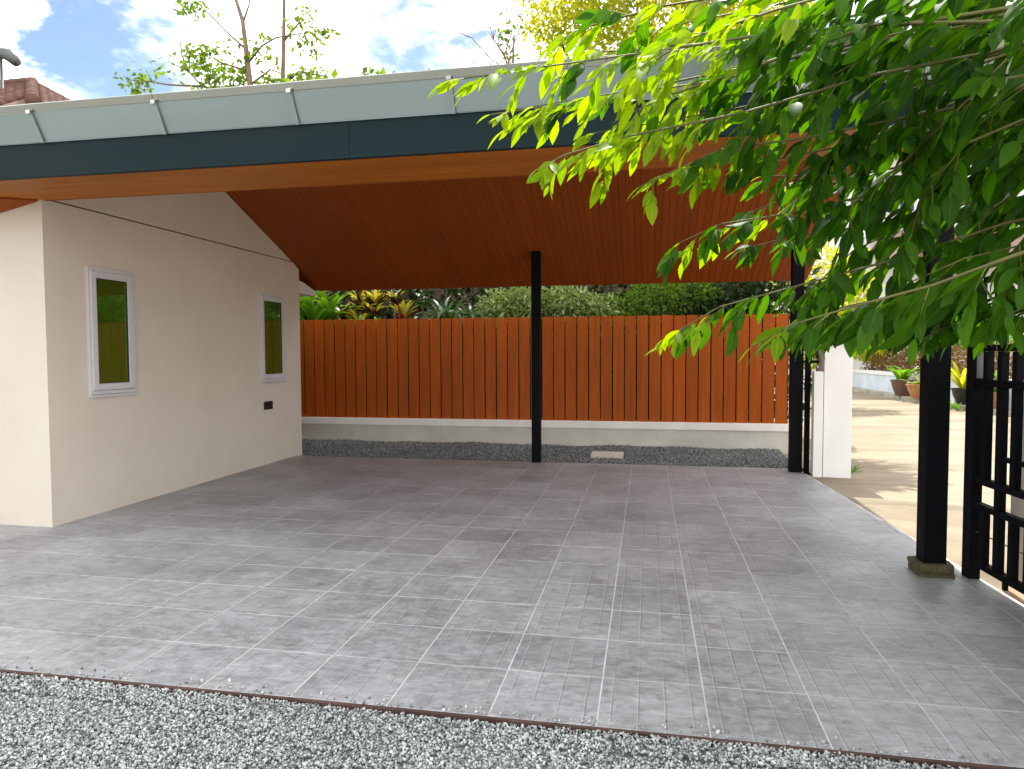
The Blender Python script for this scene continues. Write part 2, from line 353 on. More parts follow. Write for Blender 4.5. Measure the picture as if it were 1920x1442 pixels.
def crown(name, blobs, n, size, mat, parent, tmpl=DIAMOND, clump=0.):
    P, d = blob_points(blobs, n)
    if clump:
        k = max(6, n // 14); cp, cd = blob_points(blobs, k); ii = RNG.integers(0, k, n); P = cp[ii] + RNG.normal(size=(n, 3)) * clump; d = cd[ii]
    D = nrmz(d * .5 + rdir(n) * .8 + np.array([0, 0, -.15])); U = nrmz(rdir(n) * .7 + np.array([0, 0, 1.]))
    return tag(leaf_cloud(name, P, D, U, size * RNG.uniform(.65, 1.3, n), tmpl, mat, parent, False), kind='stuff')

# ------------------------------------------------------------------ ground, road, gravel beds
TX, TY, X0, Y0 = .4445, .432, -.196, 2.755
bm = bmesh.new()
R_ = 900
vs = [bm.verts.new(p) for p in ((-R_, -R_, -.09), (R_, -R_, -.09), (R_, R_, -.09), (-R_, R_, -.09))]; bm.faces.new(vs)
tag(fin('ground', bm, 'ground'), 'dry ground reaching out to the horizon', 'ground', kind='structure')
tag(box('gravel_bed', -14, 2.15, -6, Y0 - .02, -.30, -.022, 'gravelbed'), 'bed of grey gravel in front of the tiled floor', 'gravel bed', kind='structure')
tag(box('gravel_bed', -9.06, 1.88, 9.46, 11.10, -.30, -.03, 'gravelbed'), 'gravel strip between the tiled floor and the fence wall', 'gravel bed', kind='structure')
def stones(name, n, fx, s0, s1, mat, label, seed):
    rg = np.random.default_rng(seed)
    V = np.array([(1, 0, 0), (-1, 0, 0), (0, 1, 0), (0, -1, 0), (0, 0, 1), (0, 0, -1), (.62, .62, .62), (-.62, -.62, .62)], float)
    T = np.array([(0, 2, 6), (2, 4, 6), (4, 0, 6), (1, 3, 7), (3, 4, 7), (4, 1, 7), (2, 1, 4), (3, 0, 4), (2, 0, 5), (1, 2, 5), (3, 1, 5), (0, 3, 5)])
    P = fx(rg, n); n = len(P); s = rg.uniform(s0, s1, n) * rg.choice([.6, 1, 1, 1.3], n)
    A = rg.normal(size=(n, 3, 3)); Q = np.linalg.qr(A)[0]
    loc = V[None] * (1 + rg.uniform(-.3, .3, (n, 8, 1))) * np.stack([np.ones(n), rg.uniform(.6, 1, n), rg.uniform(.45, .85, n)], 1)[:, None, :]
    W3 = P[:, None, :] + s[:, None, None] * np.einsum('nij,nkj->nki', Q, loc)
    TT = (T[None] + (np.arange(n) * 8)[:, None, None]).reshape(-1, 3)
    return tag(link(name, np_mesh(name, W3.reshape(-1, 3), TT), mat), label, 'gravel', kind='stuff')
def f_front(rg, n):
    x = rg.uniform(-3.5, 2.0, n); y = rg.uniform(1.85, Y0 - .024, n) ; z = -.017 + rg.uniform(0, .012, n) + .006 * np.sin(x * 3.1) * np.cos(y * 5)
    z += np.where(y > Y0 - .16, .012 * (.5 + .5 * np.sin(x * 2.3 + 1)), 0)
    sp = rg.random(n) < .004; y = np.where(sp, Y0 + rg.exponential(.03, n), y); z = np.where(sp, .009, z)
    return np.stack([x, y, z], 1)
stones('gravel', 78000, f_front, .0042, .0085, 'gravel', 'loose grey crushed gravel along the front of the tiled floor', 3)
def f_back(rg, n):
    x = rg.uniform(-6.6, 1.95, n); y = np.where(x < -5.06, rg.uniform(9.67, 11.09, n), rg.uniform(9.47, 11.09, n)); z = -.028 + rg.uniform(0, .02, n) + .045 * ((y - 9.47) / 1.6) ** 2 * (1 + .35 * np.sin(x * 4) * np.sin(x * 1.7))
    return np.stack([x, y, z], 1)
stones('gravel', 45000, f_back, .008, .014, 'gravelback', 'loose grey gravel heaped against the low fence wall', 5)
tag(box('garden_bed', -14, 1.97, 11.25, 15.5, -.30, -.02, 'soil'), 'dark soil bed planted behind the fence', 'soil', kind='structure')
# road
road = bm = bmesh.new()
pts = [(2.215, 3.0), (2.03, 9.3), (1.98, 11.3), (2.2, 60), (7.7, 60), (7.78, 29), (7.93, 22.6), (8.05, 19.4), (8.35, 17.5), (9.5, 8), (12, -6), (2.215, -6)]
bm.faces.new([bm.verts.new((x, y, -.035)) for x, y in pts][::-1])
tag(fin('road', bm, 'road'), 'worn tan concrete road outside the gate', 'road', kind='structure')
# kerb and pavement strip on the far side
KP = [(7.7, 60), (7.78, 29), (7.93, 22.6), (8.05, 19.4), (8.35, 17.5), (9.5, 8), (12, -6)]
kb = tag(empty('kerb', (7.9, 22, 0)), 'weathered concrete kerb on the far side of the road', 'kerb', kind='structure'); kb.location = (0, 0, 0)
for (xa, ya), (xb, yb) in zip(KP, KP[1:]):
    L_ = math.hypot(xb - xa, yb - ya); n = max(1, int(L_ / 1.3))
    for i in range(n):
        t0, t1 = i / n + .004, (i + 1) / n - .004
        p = lambda t, o: (xa + (xb - xa) * t + o, ya + (yb - ya) * t, -.08)
        prism('kerb_stone', [p(t0, 0), p(t0, .22), p(t1, .22), p(t1, 0)], (0, 0, .17 + random.uniform(-.006, .006)), 'kerb', kb)
bm = bmesh.new(); bm.faces.new([bm.verts.new((x + .22, y, .07)) for x, y in KP] + [bm.verts.new(p) for p in ((60, -6, .07), (60, 60, .07))])
tag(fin('pavement', bm, 'kerb'), 'narrow concrete pavement behind the kerb', 'pavement', kind='structure')
# ------------------------------------------------------------------ tiled carport floor
floor = tag(empty('carport_floor'), 'grey slate-look tiled carport floor with pale grout', 'floor', kind='structure')
def xr(y): return 2.147 + (5.27 - y) * .0601      # slanting right-hand edge
bm = bmesh.new(); bm_prism(bm, [(-12, Y0 + .0036, -.25), (xr(Y0), Y0 + .0036, -.25), (xr(9.45), 9.45, -.25), (-12, 9.45, -.25)], (0, 0, .2525)); fin('grout_bed', bm, 'grout', floor)
tag(box('slab_edging', -12, xr(Y0) + .01, Y0 - .016, Y0 + .0032, -.2, .0015, 'edge', floor), 'rusty brown edging strip')
# strip of concrete apron between floor and road with its shallow ramp
bm = bmesh.new(); q = [(xr(9.0) + .008, 9.0, -.012), (xr(4.6) + .008, 4.6, -.012), (2.75, 4.6, -.028), (2.6, 9.0, -.028)]
bm.faces.new([bm.verts.new(p) for p in q]); tag(fin('driveway_apron', bm, 'road'), 'pale concrete apron between tiled floor and road', 'pavement', kind='structure')

g = .0030
def tile_mesh(w, h):
    bm = bmesh.new(); b = .0022; z0, z1 = -.008, .0045
    for a in [(0, 0)]:
        v0 = [bm.verts.new(p) for p in ((g, g, z0), (w - g, g, z0), (w - g, h - g, z0), (g, h - g, z0))]
        v1 = [bm.verts.new((p.co.x, p.co.y, z1 - b)) for p in v0]
        v2 = [bm.verts.new(p) for p in ((g + b, g + b, z1), (w - g - b, g + b, z1), (w - g - b, h - g - b, z1), (g + b, h - g - b, z1))]
        for r, q in ((v0, v1), (v1, v2)):
            for i in range(4): bm.faces.new((r[i], r[(i + 1) % 4], q[(i + 1) % 4], q[i]))
        bm.faces.new(v2)
    me = bpy.data.meshes.new('tile'); bm.to_mesh(me); bm.free(); me.materials.append(MT['tile']); return me
full = tile_mesh(TX, TY); cut = tile_mesh(TX, 9.45 - Y0 - 15 * TY)
cand = []
for j in range(16):
    for i in range(-15, 6):
        x, y = X0 + i * TX, Y0 + j * TY
        if y >= 5.10 and x + TX * .5 < -5.07: continue
        w = min(TX, xr(y + TY) - x)
        if w < .03: continue
        pr = project((x + w / 2, y + TY / 2, 0)); vis = pr and -60 < pr[0] < 1980 and pr[1] < 1500
        cand.append((0 if vis else 1, y, x, j, w))
cand.sort(); rest = []
for n_, (nv, y, x, j, w) in enumerate(cand):
    me = cut if j == 15 else full
    if w < TX - .001: me = tile_mesh(w, TY if j < 15 else 9.45 - y)
    if n_ < 300 and not nv:
        o = link('tile', me, None, floor); o.location = (x, y, random.uniform(-.0006, .0006)); o.rotation_euler = (random.uniform(-.0012, .0012), random.uniform(-.0012, .0012), 0)
    else: rest.append((me, x, y))
if rest:
    bm = bmesh.new()
    for me, x, y in rest:
        k = len(bm.verts); bm.from_mesh(me); bm.verts.ensure_lookup_table()
        for v in bm.verts[k:]: v.co += Vector((x, y, 0))
    tag(fin('more_tiles', bm, 'tile', floor), kind='stuff')

# ------------------------------------------------------------------ house
XW, YF_, YB_ = -5.07, 5.16, 9.645
house = tag(empty('house', (-8.5, 7.4, 0)), 'cream rendered house wing with two narrow windows under the carport roof', 'house'); house.location = (0, 0, 0)
prism('wall', [(XW, YF_, -.2), (XW, YB_, -.2), (XW, YB_, 2.742), (XW, 9.475, 2.828), (XW, YF_, 2.828)], (-7, 0, 0), 'wall', house)
prism('gable', [(XW - .010, YF_ + .02, 2.843), (XW - .010, 9.45, 2.843), (XW - .010, 7.41, 3.655), (XW - .010, 5.3, 2.86)], (-6.9, 0, 0), 'wall', house)
box('shadow_gap', XW - 6.9, XW - .030, YF_ + .02, 9.43, 2.8285, 2.8425, 'gasket', house)
prism('eave_end', [(XW - .02, 9.66, 2.585), (XW - .02, 9.80, 2.575), (XW - .02, 10.24, 2.46), (XW - .02, 10.24, 2.40), (XW - .02, 9.66, 2.40)], (-2, 0, 0), 'white', house)
def ring(name, y0, y1, z0, z1, t, xa, xb, mat, parent, bevel=.004):
    """rectangular frame in the wall plane from four mitred members"""
    bm = bmesh.new()
    o = [(y0, z0), (y1, z0), (y1, z1), (y0, z1)]; i = [(y0 + t, z0 + t), (y1 - t, z0 + t), (y1 - t, z1 - t), (y0 + t, z1 - t)]
    vo = [[bm.verts.new((x, *p)) for p in o] for x in (xa, xb)]; vi = [[bm.verts.new((x, *p)) for p in i] for x in (xa, xb)]
    for k in range(4):
        m_ = (k + 1) % 4
        bm.faces.new((vo[1][k], vo[1][m_], vi[1][m_], vi[1][k])); bm.faces.new((vo[0][k], vi[0][k], vi[0][m_], vo[0][m_]))
        bm.faces.new((vo[0][k], vo[0][m_], vo[1][m_], vo[1][k])); bm.faces.new((vi[0][k], vi[1][k], vi[1][m_], vi[0][m_]))
    return fin(name, bm, mat, parent, bevel)
for y0, y1 in ((5.612, 6.205), (8.520, 9.175)):
    fr = ring('window', y0, y1, 1.125, 2.312, .035, XW - .02, XW + .022, 'upvc', house)
    ring('sash', y0 + .028, y1 - .040, 1.165, 2.275, .062, XW - .01, XW + .034, 'upvc', fr)
    ring('gasket', y0 + .086, y1 - .098, 1.223, 2.217, .009, XW - .01, XW + .024, 'gasket', fr, 0)
    box('pane', XW - .008, XW + .014, y0 + .088, y1 - .100, 1.225, 2.215, 'glass', fr)
    box('sill', XW, XW + .040, y0 - .006, y1 + .006, 1.102, 1.122, 'upvc', fr, .003)
so = box('socket', XW, XW + .028, 8.605, 8.795, .748, .858, 'blackplastic', house, .006)
box('socket_cover', XW + .028, XW + .036, 8.625, 8.775, .765, .842, 'blackplastic', so, .002)

# ------------------------------------------------------------------ carport
cp = tag(empty('carport'), 'carport roof with orange board ceiling, dark fascia, metal gutter and black posts', 'carport')
XL, XR = -12.0, 2.12
RY, RZ, SL = 7.41, 3.665, .4031
def cz(y): return RZ - SL * (y - RY)
YE = 10.33
pw = .083; npl = int((XR - .03 - XW) / pw)
a = math.atan(SL); ln = (YE - RY) / math.cos(a)
bm = bmesh.new(); c_ = .0035
pr_ = [(.0015, .012), (.0015, c_), (c_, 0), (pw - c_ - .0015, 0), (pw - .0015, c_), (pw - .0015, .012)]
bm_prism(bm, [(x, 0, z) for x, z in pr_], (0, ln, 0)); bmesh.ops.recalc_face_normals(bm, faces=bm.faces)
pm = bpy.data.meshes.new('ceiling_plank'); bm.to_mesh(pm); bm.free(); pm.materials.append(MT['plank'])
for i in range(npl + 1):
    o = link('ceiling_plank', pm, None, cp); o.location = (XW + .004 + i * pw, RY, RZ + random.uniform(-.0008, .0008)); o.rotation_euler = (-a, 0, 0)
prism('ceiling_board', [(XL, RY, RZ + .0135), (XR, RY, RZ + .0135), (XR, YE, cz(YE) + .0135), (XL, YE, cz(YE) + .0135)], (0, 0, .02), 'plank', cp)
prism('ceiling_board', [(XL, RY - .002, RZ), (XR, RY - .002, RZ), (XR, 5.21, 2.835), (XL, 5.21, 2.835)], (0, 0, .03), 'plank', cp)
# flat front soffit in long boards
SZ = 2.82
for i in range(4):
    y0 = 4.512 + i * .172
    bx = [-12, -7.2, -2.95, XR]
    for x0, x1 in zip(bx, bx[1:]): box('soffit_board', x0 + .0008, x1 - .0008, y0 + .0004, y0 + .1716, SZ, SZ + .018, 'soffit', cp)
box('soffit_edge', XL, XR, 5.1985, 5.212, SZ - .002, 2.86, 'plank', cp)
prism('eave_panel', [(XW - .03, 5.150, SZ - .004), (-6.05, 4.535, SZ - .004), (-6.05, 5.150, 2.61)], (0, 0, -.012), 'plank', cp)
# fascia in lengths
for x0, x1 in ((-12, -6.9), (-6.898, -1.97), (-1.968, XR + .03)):
    box('fascia', x0, x1, 4.470, 4.508, SZ - .012, 3.075, 'fascia', cp, .003)
box('fascia_drip', XL, XR + .03, 4.462, 4.4695, SZ - .012, SZ + .006, 'fascia', cp)
# gutter: overlapping outward leaning panels with a rolled lip
jx = [-7.4, -6.37, -5.34, -4.335, -3.335, -2.325, -1.235, -.15, .94, XR + .03]
for i, (x0, x1) in enumerate(zip(jx, jx[1:])):
    o_ = .0035 * (i % 2)
    gp = prism('gutter_panel', [(x0, 4.458 - o_, 3.055), (x0, 4.452 - o_, 3.055), (x0, 4.352 - o_, 3.232), (x0, 4.358 - o_, 3.234)], (x1 - x0 - .002, 0, 0), 'galv', cp)
    prism('lip', [(x0, 4.352 - o_, 3.2325), (x0, 4.346 - o_, 3.236), (x0, 4.318 - o_, 3.276), (x0, 4.318 - o_, 3.2805), (x0, 4.345 - o_, 3.2805), (x0, 4.362 - o_, 3.2355)], (x1 - x0 - .002, 0, 0), 'galvlip', gp)
    prism('joint_strip', [(x0 - .013, 4.451 - o_, 3.042), (x0 - .013, 4.437 - o_, 3.042), (x0 - .013, 4.336 - o_, 3.231), (x0 - .013, 4.349 - o_, 3.234)], (.026, 0, 0), 'galv', gp)
    box('bracket', x0 - .016, x0 + .016, 4.322 - o_, 4.338 - o_, 3.215, 3.240, 'galvlip', gp)
prism('gutter_base', [(XL, 4.469, 3.052), (XL, 4.459, 3.052), (XL, 4.459, 3.058), (XL, 4.52, 3.085), (XL, 4.52, 3.077)], (XR - XL, 0, 0), 'galv', cp)
prism('roof_sheet', [(XL, 4.47, 3.08), (XL, RY, RZ + .26), (XL, YE + .10, cz(YE) + .215), (XL, YE + .10, cz(YE) + .20), (XL, RY, RZ + .235), (XL, 4.47, 3.06)], (XR - XL + .02, 0, 0), 'roofsheet', cp)
box('rear_fascia', XL, XR, YE + .002, YE + .03, cz(YE) + .012, cz(YE) + .17, 'plank', cp)
prism('rear_gutter', [(XL, YE + .032, cz(YE) + .03), (XL, YE + .16, cz(YE) + .03), (XL, YE + .20, cz(YE) + .18), (XL, YE + .19, cz(YE) + .18), (XL, YE + .15, cz(YE) + .045), (XL, YE + .032, cz(YE) + .045)], (XR - XL, 0, 0), 'galv', cp)
prism('barge_board', [(XR + .004, 4.51, 2.83), (XR + .004, RY, RZ + .02), (XR + .004, YE, cz(YE) + .01), (XR + .004, YE, cz(YE) + .19), (XR + .004, RY, RZ + .23), (XR + .004, 4.51, 3.055)], (.025, 0, 0), 'fascia', cp)
def post(x0, x1, y0, y1, ztop, zb=0.):
    return box('post', x0, x1, y0, y1, zb, ztop, 'black', cp, .006)
post(-1.548, -1.428, 9.385, 9.505, cz(9.385) + .004)
p3 = post(1.745, 1.885, 9.15, 9.29, cz(9.15) + .004)
p2 = post(1.812, 1.952, 5.05, 5.19, SZ + .004, .06)
bm = bmesh.new(); bm_prism(bm, [(1.775, 5.012, .003), (1.990, 5.012, .003), (1.990, 5.228, .003), (1.775, 5.228, .003)], (0, 0, .088))
bmesh.ops.subdivide_edges(bm, edges=list(bm.edges), cuts=3, use_grid_fill=True)
for v in bm.verts: v.co += Vector((random.uniform(-.006, .006), random.uniform(-.006, .006), random.uniform(-.006, .004) if v.co.z > .01 else 0))
fin('footing', bm, 'stonebase', p2)

# ------------------------------------------------------------------ boundary wall and slat fence
FY = 11.12
bw = tag(empty('boundary_wall', (0, FY, 0)), 'low pale rendered wall with coping under the orange fence', 'wall'); bw.location = (0, 0, 0)
box('wall', -12, 2.10, FY, FY + .12, -.3, .300, 'basewall', bw)
box('coping', -12, 2.11, FY - .035, FY + .155, .302, .415, 'coping', bw, .006)
box('end_pier', 2.112, 2.16, FY - .02, FY + .14, -.2, 1.9, 'basewall', bw)
fe = tag(empty('slat_fence', (0, FY, .415)), 'orange stained fence of upright timber slats on the low wall', 'fence'); fe.location = (0, 0, 0)
sw = .1872; ns = 62
for i in range(ns):
    x = 2.085 - (i + 1) * sw
    top = 2.075 + .0016 * (i - 30) / 10 + random.uniform(-.004, .004)
    bm = bmesh.new(); bm_box(bm, 0, sw - .0165, 0, .018, 0, top - .417); bmesh.ops.bevel(bm, geom=list(bm.edges), offset=.002, segments=1, affect='EDGES')
    o = fin('slat', bm, 'slat', fe); o.location = (x + random.uniform(-.0015, .0015), FY + .018 + random.uniform(-.0015, .0015), .4155)
for z in (.62, 1.25, 1.86): box('rail', -10, 2.09, FY + .041, FY + .075, z, z + .05, 'black', fe)
for i in range(6): box('fence_post', 2.04 - i * 2.1, 2.09 - i * 2.1, FY + .0755, FY + .118, .4155, 2.03, 'black', fe)
tag(box('drain_cover', -.80, -.34, 10.02, 10.42, -.03, .035, 'drain', None, .008), 'small pale concrete drain cover lying in the gravel strip', 'drain cover')

# ------------------------------------------------------------------ gate, pillars
gt = tag(empty('sliding_gate', (2.108, 5.073, .005), math.atan2(-.998, .0651)), 'black steel barred sliding gate standing open beside the front carport post', 'gate')
def gbox(name, s0, s1, z0, z1, t=.022, parent=gt, bevel=.003, off=0.):
    return box(name, s0, s1, off - t, off + t, z0, z1, 'black', parent, bevel)
st = gbox('stile', -.05, .045, 0, 1.95, .035)
box('lock_plate', .046, .052, -.02, .02, 1.32, 1.52, 'greymetal', st)
SE = 3.6
for z0, z1 in ((1.270, 1.315), (.640, .682), (.478, .515), (.098, .138)): gbox('rail', .0455, SE, z0, z1, .026)
gbox('rail', .0455, SE, 1.492, 1.535, .02)
s = .128; k = 0
while s < SE - .1:
    if k % 2 == 1:
        gbox('bar', s, s + .056, .1385, .4775); gbox('bar', s, s + .056, .5155, .6395); gbox('bar', s, s + .056, .6825, 1.2695)
        gbox('bar', s, s + .05, 1.3155, 1.4915); gbox('bar', s + .02, s + .05, 1.5355, 1.93, .015)
    else:
        gbox('bar', s, s + .046, .1385, .4775); gbox('bar', s, s + .046, .6825, 1.2695); gbox('bar', s, s + .046, 1.3155, 1.4915)
    if k >= 1: gbox('short_rail', s + .0575, s + .1565, .822, .850, .018) if k % 2 else gbox('short_rail', s + .0475, s + .1565, .822, .850, .018)
    tube('wire', [(s - .075 if k else .046, 0, .318), (s - .0005, 0, .318)], .004, 'greymetal', gt, 6)
    s += .158; k += 1
gbox('rail', .1, SE, 1.93, 1.965, .02)
for z, dx in ((.77, .046), (.68, -.085)):
    bm = bmesh.new(); bm_tube(bm, [(dx + .022 + .02 * math.cos(t), 0, z + .02 * math.sin(t)) for t in np.linspace(-2.6, 2.6, 10)], .0055, 6); fin('latch_ring', bm, 'black', st, smooth=True)
for s_ in (.38, 1.7, 3.0): gbox('wheel_block', s_, s_ + .03, .045, .0975, .012)
tag(box('gate_sill', 2.20, 2.31, 2.2, 4.86, -.03, .022, 'board', None, .004), 'tan timber sill board lying under the sliding gate', 'sill board')
gpst = tag(empty('gate_post', (1.93, 9.2, 0)), 'slim black gate catch post between dark carport post and white pillar', 'gate post'); gpst.location = (0, 0, 0)
box('post', 1.905, 1.962, 9.12, 9.18, -.02, 1.36, 'black', gpst, .004)
box('cross_arm', 1.80, 2.06, 9.13, 9.17, 1.3605, 1.395, 'black', gpst, .003)
box('upright', 1.905, 1.93, 9.135, 9.165, 1.3955, 1.62, 'black', gpst); box('cross_arm', 1.80, 2.07, 9.135, 9.165, 1.6205, 1.65, 'black', gpst)
for i in range(5): box('tooth', 1.95 + i * .024, 1.96 + i * .024, 9.14, 9.16, 1.3955, 1.45, 'black', gpst)
tube('hook', [(1.963, 9.15, .80), (2.0, 9.12, .82), (2.015, 9.10, .845)], .008, 'black', gpst)
pl = tag(empty('gate_pillar', (2.24, 9.0, 0)), 'tall square white gate pillar beside the road', 'pillar'); pl.location = (0, 0, 0)
box('shaft', 2.088, 2.405, 8.985, 9.30, -.06, 1.60, 'white', pl, .008); box('cap', 2.05, 2.445, 8.95, 9.335, 1.602, 1.665, 'white', pl, .008)
ps = tag(empty('low_gate_pier', (1.99, 9.0, 0)), 'short narrow white pier beside the tall gate pillar', 'pillar'); ps.location = (0, 0, 0)
box('shaft', 1.968, 2.072, 8.96, 9.08, -.06, 1.262, 'white', ps, .006); box('panel', 2.0725, 2.082, 8.99, 9.08, -.06, 1.25, 'basewall', ps)
fw = tag(empty('front_boundary_wall', (2.6, 3, 0)), 'grey rendered boundary wall behind the sliding gate', 'wall'); fw.location = (0, 0, 0)
box('wall', 2.40, 2.55, -3, 5.22, -.1, 1.25, 'basewall', fw); box('coping', 2.37, 2.58, -3, 5.25, 1.252, 1.31, 'coping', fw, .006)
box('pier', 2.36, 2.66, 5.012, 5.16, -.1, 1.0, 'white', fw, .006) if False else None

# ------------------------------------------------------------------ strap leaved garden plants behind the fence
def strap_mesh(L_, w, arch, seg=7, fold=.3, tip=.25):
    """arching strap leaf rising from origin, leaning to +x"""
    V, T, rib = [], [], []; a0 = math.radians(random.uniform(52, 86)); x = z = 0; d = L_ / seg; ang = a0
    for i in range(seg + 1):
        t = i / seg; hw = w / 2 * (min(1, .45 + 2.2 * t)) * (1 if t < 1 - tip else max(.02, (1 - t) / tip))
        nx, nz = -math.sin(ang), math.cos(ang)
        V += [(x + nx * fold * hw, -hw, z + nz * fold * hw), (x, 0, z), (x + nx * fold * hw, hw, z + nz * fold * hw)]; rib += [0, 1, 0]
        x += math.cos(ang) * d; z += math.sin(ang) * d; ang -= arch / seg * (.5 + t)
    for i in range(seg):
        for s_ in (0, 1):
            p = i * 3 + s_; T += [(p, p + 1, p + 4), (p, p + 4, p + 3)]
    return np_mesh('leaf', np.array(V), np.array(T), True, np.array(rib))
def strap_plant(name, label, cat, loc, stem, heads, nleaf, L_, w, arch, mats, group=None, facing=None):
    r = tag(empty(name, loc), label, cat, group)
    meshes = {m: [strap_mesh(L_ * random.uniform(.75, 1.15), w * random.uniform(.85, 1.15), arch * random.uniform(.7, 1.3)) for _ in range(4)] for m in set(mats)}
    for m, ms in meshes.items():
        for me in ms: me.materials.append(MT[m])
    for hx, hy, hz in heads:
        if hz > .02: tube('stem', [(hx * .3, hy * .3, 0), (hx * .7, hy * .7, hz * .55), (hx, hy, hz)], [stem, stem * .85, stem * .7], 'bark', r, 6)
        for k in range(nleaf):
            m = mats[int(k / nleaf * len(mats)) % len(mats)]
            o = link('leaf', random.choice(meshes[m]), None, r)
            o.location = (hx, hy, hz - .10 * (1 - k / nleaf)); az = k * 2.4 + random.uniform(-.3, .3)
            o.rotation_euler = (0, random.uniform(-.15, .45) * (1 - k / nleaf * .8), az)
    return r
G0 = -.085
strap_plant('cordyline', 'bright green strap leaved plant against the house corner behind the fence', 'plant', (-5.85, 11.65, G0), .03, [(0, 0, 2.0), (.22, .15, 2.1), (-.3, .2, 2.15)], 24, .85, .095, 1.7, ['strap'])
strap_plant('bronze_shrub', 'dark bronze leaved plant with pale tips behind the fence', 'plant', (-5.15, 11.95, G0), .022, [(-.25, 0, 2.2), (.05, .05, 2.3), (.3, 0, 2.25), (.1, -.15, 2.1)], 22, .40, .08, 1.3, ['bronze', 'bronze', 'crotony'])
strap_plant('yellow_croton', 'low yellow croton just above the fence top', 'plant', (-5.05, 11.55, G0), .02, [(-.25, 0, 2.02), (.12, 0, 2.05), (.42, .05, 2.0)], 18, .30, .06, 1.1, ['crotony', 'strap'])
strap_plant('red_croton', 'croton with yellow centre and red outer leaves behind the fence', 'plant', (-4.16, 11.6, G0), .025, [(0, 0, 2.12)], 34, .42, .07, 1.1, ['crotonr', 'crotonr', 'crotony', 'crotony'])
strap_plant('orange_croton', 'tall orange and yellow croton under the roof edge', 'plant', (-4.75, 12.2, G0), .02, [(-.15, 0, 2.5), (.2, .05, 2.5), (-.5, .1, 2.5)], 22, .42, .075, 1.2, ['bronze', 'crotony', 'crotony'])
strap_plant('spider_lily', 'grey green spider lily with long arching leaves behind the fence', 'plant', (-3.35, 11.8, G0), .04, [(0, 0, 1.95), (.35, .1, 1.95), (-.2, .2, 2.0)], 30, 1.0, .065, 2.3, ['crinum'])
strap_plant('weed', 'small grassy weed growing at the foot of the tall gate pillar', 'weed', (2.55, 9.5, -.04), .01, [(0, 0, .01), (.06, .1, .01)], 9, .2, .016, 1.6, ['strap'])
strap_plant('weed', 'small grassy weed growing along the far kerb below the pots', 'weed', (7.8, 20.3, -.04), .01, [(0, 0, .01), (.1, .3, .01), (.05, -.4, .01)], 12, .3, .03, 1.6, ['strap'])
def bush(name, label, blobs, n, size, mat, stems, group=None, tm=DIAMOND, clump=0., cat='bush', bark='bark'):
    r = tag(empty(name, (blobs[0][0], blobs[0][1], G0)), label, cat, group); r.location = (0, 0, 0)
    for pts, rad in stems: tube('stem', pts, rad, bark, r, 6)
    crown('foliage', blobs, n, size, mat, r, tm, clump); return r
LOWLEAF = leaf_template(.5, (0, .3, .65, 1), (0, .95, .8, 0), .2, .15)
bush('variegated_shrub', 'pale variegated shrub behind the fence beside the black middle post', [(-2.45, 11.75, 2.2, .45, .35, .42), (-1.95, 11.8, 2.25, .5, .35, .42), (-1.35, 11.8, 2.3, .5, .35, .4), (-.85, 11.75, 2.15, .4, .3, .35)], 3800, .095, 'variegated', [([(-2 + .5 * i, 11.85, G0), (-2.1 + .5 * i, 11.8, 1.2), (-2.2 + .6 * i, 11.8, 2.2)], [.02, .016, .008]) for i in range(3)], tm=LOWLEAF)
bush('green_shrub', 'mid green shrub behind the fence past the variegated one', [(-.45, 11.9, 2.1, .45, .35, .4), (.1, 12.0, 2.35, .6, .4, .4), (.6, 12.1, 2.5, .6, .4, .35)], 2600, .085, 'fargreen', [([(0, 12, G0), (.05, 12, 1.3), (.2, 12, 2.3)], [.03, .02, .01])], tm=LOWLEAF)
bush('dark_shrub', 'dark green shrub behind the fence by the right corner post', [(.9, 12.3, 2.2, .5, .4, .5), (1.5, 12.2, 2.3, .5, .4, .55), (1.9, 12.0, 2.4, .4, .4, .6)], 2200, .11, 'darkgreen', [([(1.4, 12.2, G0), (1.4, 12.2, 1.3), (1.5, 12.2, 2.3)], [.03, .02, .01])], tm=LOWLEAF)
tag(leaf_cloud('gap_shade_leaves', *(lambda n: (np.stack([RNG.uniform(-7, 1.9, n), RNG.uniform(11.44, 12.1, n), RNG.uniform(0, 1.85, n)], 1), rdir(n), nrmz(rdir(n) + np.array([0, 0, .8])), RNG.uniform(.14, .26, n)))(9000), LOWLEAF, 'darkgreen'), 'dense dark undergrowth added close behind the slat fence to block sun through its gaps', 'undergrowth', kind='stuff')  # leaf fill added to shade the slat sides and stop light leaks
sh = tag(empty('garden_shed'), 'dark boarded shed wall behind the garden hedge', 'shed')
for i in range(18): box('board', -12, 2.0, 14.55 + .004 * (i % 2), 14.62, i * .24 - .05, i * .24 + .183, 'bark', sh)
box('roof', -12.2, 2.2, 14.4, 17.2, 4.28, 4.36, 'greymetal', sh); box('wall', -12, 2.0, 14.625, 17, -.05, 4.275, 'bark', sh)
bush('hedge', 'dense dark hedge filling the garden behind the fence', [(-9 + i * .95, 13.3 + .25 * math.sin(i * 2.1), 1.7, .8, .55, 1.75) for i in range(13)], 13000, .19, 'darkgreen', [([(-8.6 + i * 1.6, 13.3, G0), (-8.6 + i * 1.6, 13.3, 2.5)], [.05, .03]) for i in range(8)], cat='hedge')
